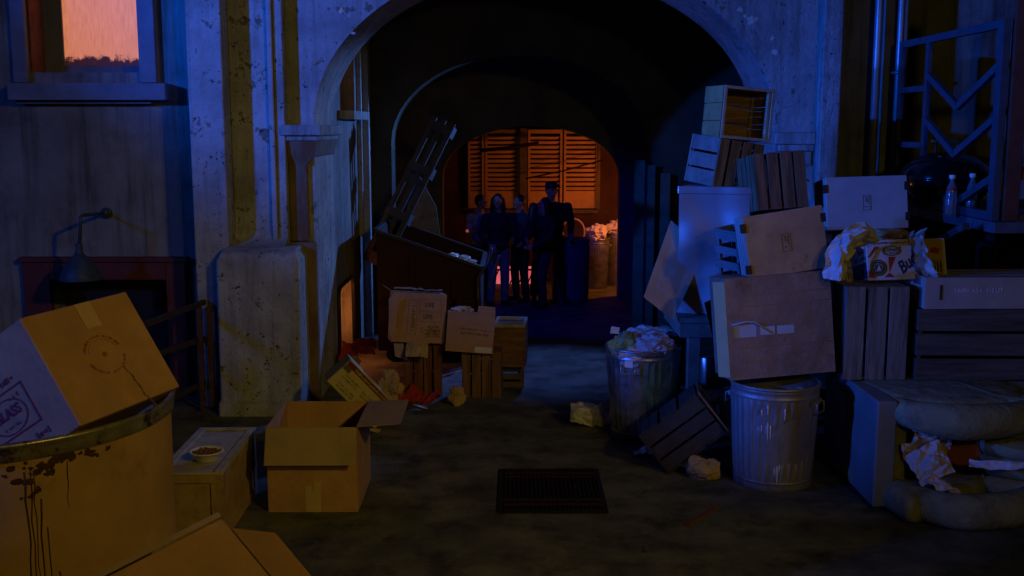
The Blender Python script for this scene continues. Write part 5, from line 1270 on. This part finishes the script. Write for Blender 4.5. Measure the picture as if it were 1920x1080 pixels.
def remesh(o, vox, sm=3):
    md = o.modifiers.new('remesh', 'REMESH'); md.mode = 'VOXEL'; md.voxel_size = vox; md.use_smooth_shade = True
    m2 = o.modifiers.new('smooth', 'SMOOTH'); m2.iterations = sm; m2.factor = .5
def person(label, loc, H, yaw, look, top_m, leg_m, hair, armL, armR, lean=0, stance=.12, long_coat=0, cap=False, build=1.0, step=0, shirt=False):
    s = H / 1.75
    r = thing('person', label, 'person', loc, (0, 0, yaw), 'people gathered under the far archway')
    V = lambda x, y, z: Vector((x, y - lean * max(0, z - .9) * 1.0, z)) * s
    hips, chest, neck = V(0, 0, .93), V(0, 0, 1.25), V(0, -.01, 1.47)
    headc = V(look * .02, -.02, 1.625)
    sh = .19 * build
    kn = [V(-stance * .9, -.03 + step, .50), V(stance * .9, -.02 - step, .50)]; an = [V(-stance, .02 + step * 1.2, .08), V(stance, .02 - step * 1.2, .08)]
    b = MB()
    b.ell(hips, (.155 * s * build, .11 * s, .12 * s)); b.ell(V(0, 0, 1.10), (.14 * s * build, .10 * s, .17 * s)); b.ell(chest + Vector((0, 0, .02)), (.175 * s * build, .115 * s, .17 * s)); b.ell(V(0, 0, 1.38), (.18 * s * build, .08 * s, .07 * s))
    limb(b, [V(0, 0, 1.40), neck, headc - Vector((0, 0, .06 * s))], [.065 * s, .055 * s, .055 * s])
    hm = RZ(look)
    b.ell(headc, (.074 * s, .092 * s, .112 * s), 20, hm); b.ell(headc + hm @ Vector((0, -.03, -.055)) * s, (.052 * s, .058 * s, .055 * s), 16, hm)
    hd = lambda x, y, z: headc + (hm @ Vector((x, y, z))) * s
    limb(b, [hd(0, -.088, .02), hd(0, -.108, -.018)], [.010 * s, .015 * s], 8)
    b.ell(hd(0, -.088, -.052), (.024 * s, .012 * s, .008 * s), 8, hm); b.ell(hd(0, -.078, -.092), (.022 * s, .018 * s, .016 * s), 8, hm); b.ell(hd(0, -.082, .032), (.055 * s, .014 * s, .010 * s), 10, hm)
    for sx in (-1, 1): b.ell(hd(sx * .076, .0, .0), (.010 * s, .02 * s, .03 * s), 8, hm); b.ell(hd(sx * .045, -.062, -.02), (.02 * s, .02 * s, .018 * s), 8, hm)
    for k in (0, 1):
        sx = -1 if k == 0 else 1
        limb(b, [V(sx * .09, 0, .90), kn[k], an[k]], [.088 * s, .060 * s, .040 * s]); limb(b, [an[k] - Vector((0, -.03, .03)) * s, an[k] + Vector((sx * .03, -.17, -.045)) * s], [.042 * s, .032 * s])
        arm = armL if k == 0 else armR
        S = V(sx * sh, 0, 1.39); E = V(*arm[0]); W = V(*arm[1])
        limb(b, [S, E, W], [.052 * s, .042 * s, .029 * s]); hand(b, W, W - E, s * 1.05)
    body = b.build('body', 'skin', r); remesh(body, .0085)
    # eyes as small dark parts
    for sx in (-1, 1):
        e = MB(); e.ell(hd(sx * .030, -.079, .010), (.015 * s, .010 * s, .009 * s), 8, hm); e.build('eye', 'hair', r)
    j = MB()
    j.ell(hips + Vector((0, 0, .03)), (.175 * s * build, .13 * s, .13 * s)); j.ell(V(0, 0, 1.10), (.165 * s * build, .125 * s, .18 * s)); j.ell(chest + Vector((0, 0, .02)), (.20 * s * build, .14 * s, .18 * s)); j.ell(V(0, 0, 1.40), (.19 * s * build, .095 * s, .065 * s)); limb(j, [V(0, .01, 1.42), V(0, .01, 1.49)], [.075 * s, .066 * s])
    if long_coat: j.lathe([(.18 * s * build, .95 * s), (.21 * s * build, (.95 - long_coat) * s), (.001, (.95 - long_coat) * s)], 24); j.ell(V(0, 0, .95), (.18 * s * build, .15 * s, .1 * s))
    for k, arm in enumerate((armL, armR)):
        sx = -1 if k == 0 else 1; S = V(sx * sh, 0, 1.39); E = V(*arm[0]); W = V(*arm[1])
        limb(j, [S, E, E.lerp(W, .88 if not (shirt and k == 0) else .25)], [.068 * s, .058 * s, .046 * s])
    jk = j.build('jacket', top_m, r); remesh(jk, .014, 2)
    p = MB(); p.ell(V(0, 0, .92), (.16 * s * build, .12 * s, .09 * s))
    for k in (0, 1): sx = -1 if k == 0 else 1; limb(p, [V(sx * .09, 0, .90), kn[k], an[k] + Vector((0, 0, .02 * s))], [.098 * s, .074 * s, .062 * s])
    tr_ = p.build('trousers', leg_m, r); remesh(tr_, .014, 2)
    for k in (0, 1):
        sx = -1 if k == 0 else 1; q = MB(); limb(q, [Vector((an[k].x, an[k].y + .04 * s, .045 * s)), Vector((an[k].x + sx * .03 * s, an[k].y - .17 * s, .038 * s))], [.045 * s, .038 * s]); q.build('shoe', 'leather', r)
    if hair or cap:
        hmb = MB(); hmb.ell(hd(0, .018, .022), (.084 * s, .092 * s, .108 * s), 18, hm)
        if hair == 'long': 
            for sx in (-1, 1): limb(hmb, [hd(sx * .07, .02, .03), hd(sx * .085, .02, -.1), hd(sx * .085, .01, -.22)], [.04 * s, .042 * s, .03 * s])
            limb(hmb, [hd(0, .06, .0), hd(0, .07, -.2)], [.08 * s, .07 * s])
        o = hmb.build('hair', 'hair', r); remesh(o, .012, 1)
    if cap:
        cm = MB(); cm.lathe([(.092 * s, 0), (.096 * s, .02 * s), (.088 * s, .06 * s), (.05 * s, .085 * s), (.001, .092 * s)], 24); cm.bm.transform(T(hd(0, .0, .045)) @ hm)
        cm.box((-.07 * s, -.16 * s, 0), (.07 * s, -.07 * s, .010 * s), T(hd(0, 0, .045)) @ hm, bev=.003); cm.build('cap', 'cloth_black', r)
    return r
PY = 14.7
def px_at(px_, Y=PY): return P(px_, 560, Y).x
def hgt(py, Y=PY): return P(960, py, Y).z
person('slim person in pale patterned shirt standing leftmost of the group', (px_at(899), 15.0, 0), hgt(364, 15.0), R(35), .5, 'shirt', 'cloth_black', 'short', ((-.27, -.10, 1.15), (-.24, -.34, 1.20)), ((.26, -.02, 1.10), (.20, -.20, .95)), shirt=True)
person('long haired person in dark coat and pale jeans, second from left', (px_at(934), 14.6, 0), hgt(362), R(22), -.5, 'cloth_black', 'jeans', 'long', ((-.28, .0, 1.12), (-.20, -.18, .98)), ((.27, -.05, 1.12), (.14, -.26, 1.06)), long_coat=.12)
person('person in dark top with face turned toward the tall one', (px_at(976), 14.95, 0), hgt(366, 14.8), R(-50), -.2, 'cloth_navy', 'cloth_black', 'short', ((-.27, .02, 1.12), (-.25, -.10, .90)), ((.27, .0, 1.13), (.26, -.2, 1.0)))
person('tall person in peaked cap and leather jacket', (px_at(1030, 14.9), 14.9, 0), hgt(340, 14.9), R(8), .3, 'leather', 'cloth_black', 'short', ((-.30, -.12, 1.18), (-.16, -.36, 1.14)), ((.31, .0, 1.14), (.26, -.22, 1.0)), cap=True, build=1.3, stance=.20, lean=.12, step=.12)
person('shorter person in a long dark coat standing before the tall one', (px_at(1016, 14.5), 14.5, 0), hgt(370, 14.5), R(-50), -.4, 'cloth_black', 'cloth_navy', 'long', ((-.24, -.16, 1.10), (.02, -.34, 1.06)), ((.26, -.10, 1.1), (.12, -.32, 1.02)), long_coat=.4, build=1.1, shirt=True, lean=-.10, step=.08)
cg = P(876, 433, 14.45); mb = MB(); mb.ell(cg, (.022, .022, .022), 8); solo(mb, 'cigarette_end', 'glowing red cigarette end at the left of the group', 'cigarette', 'cigarette', cg)
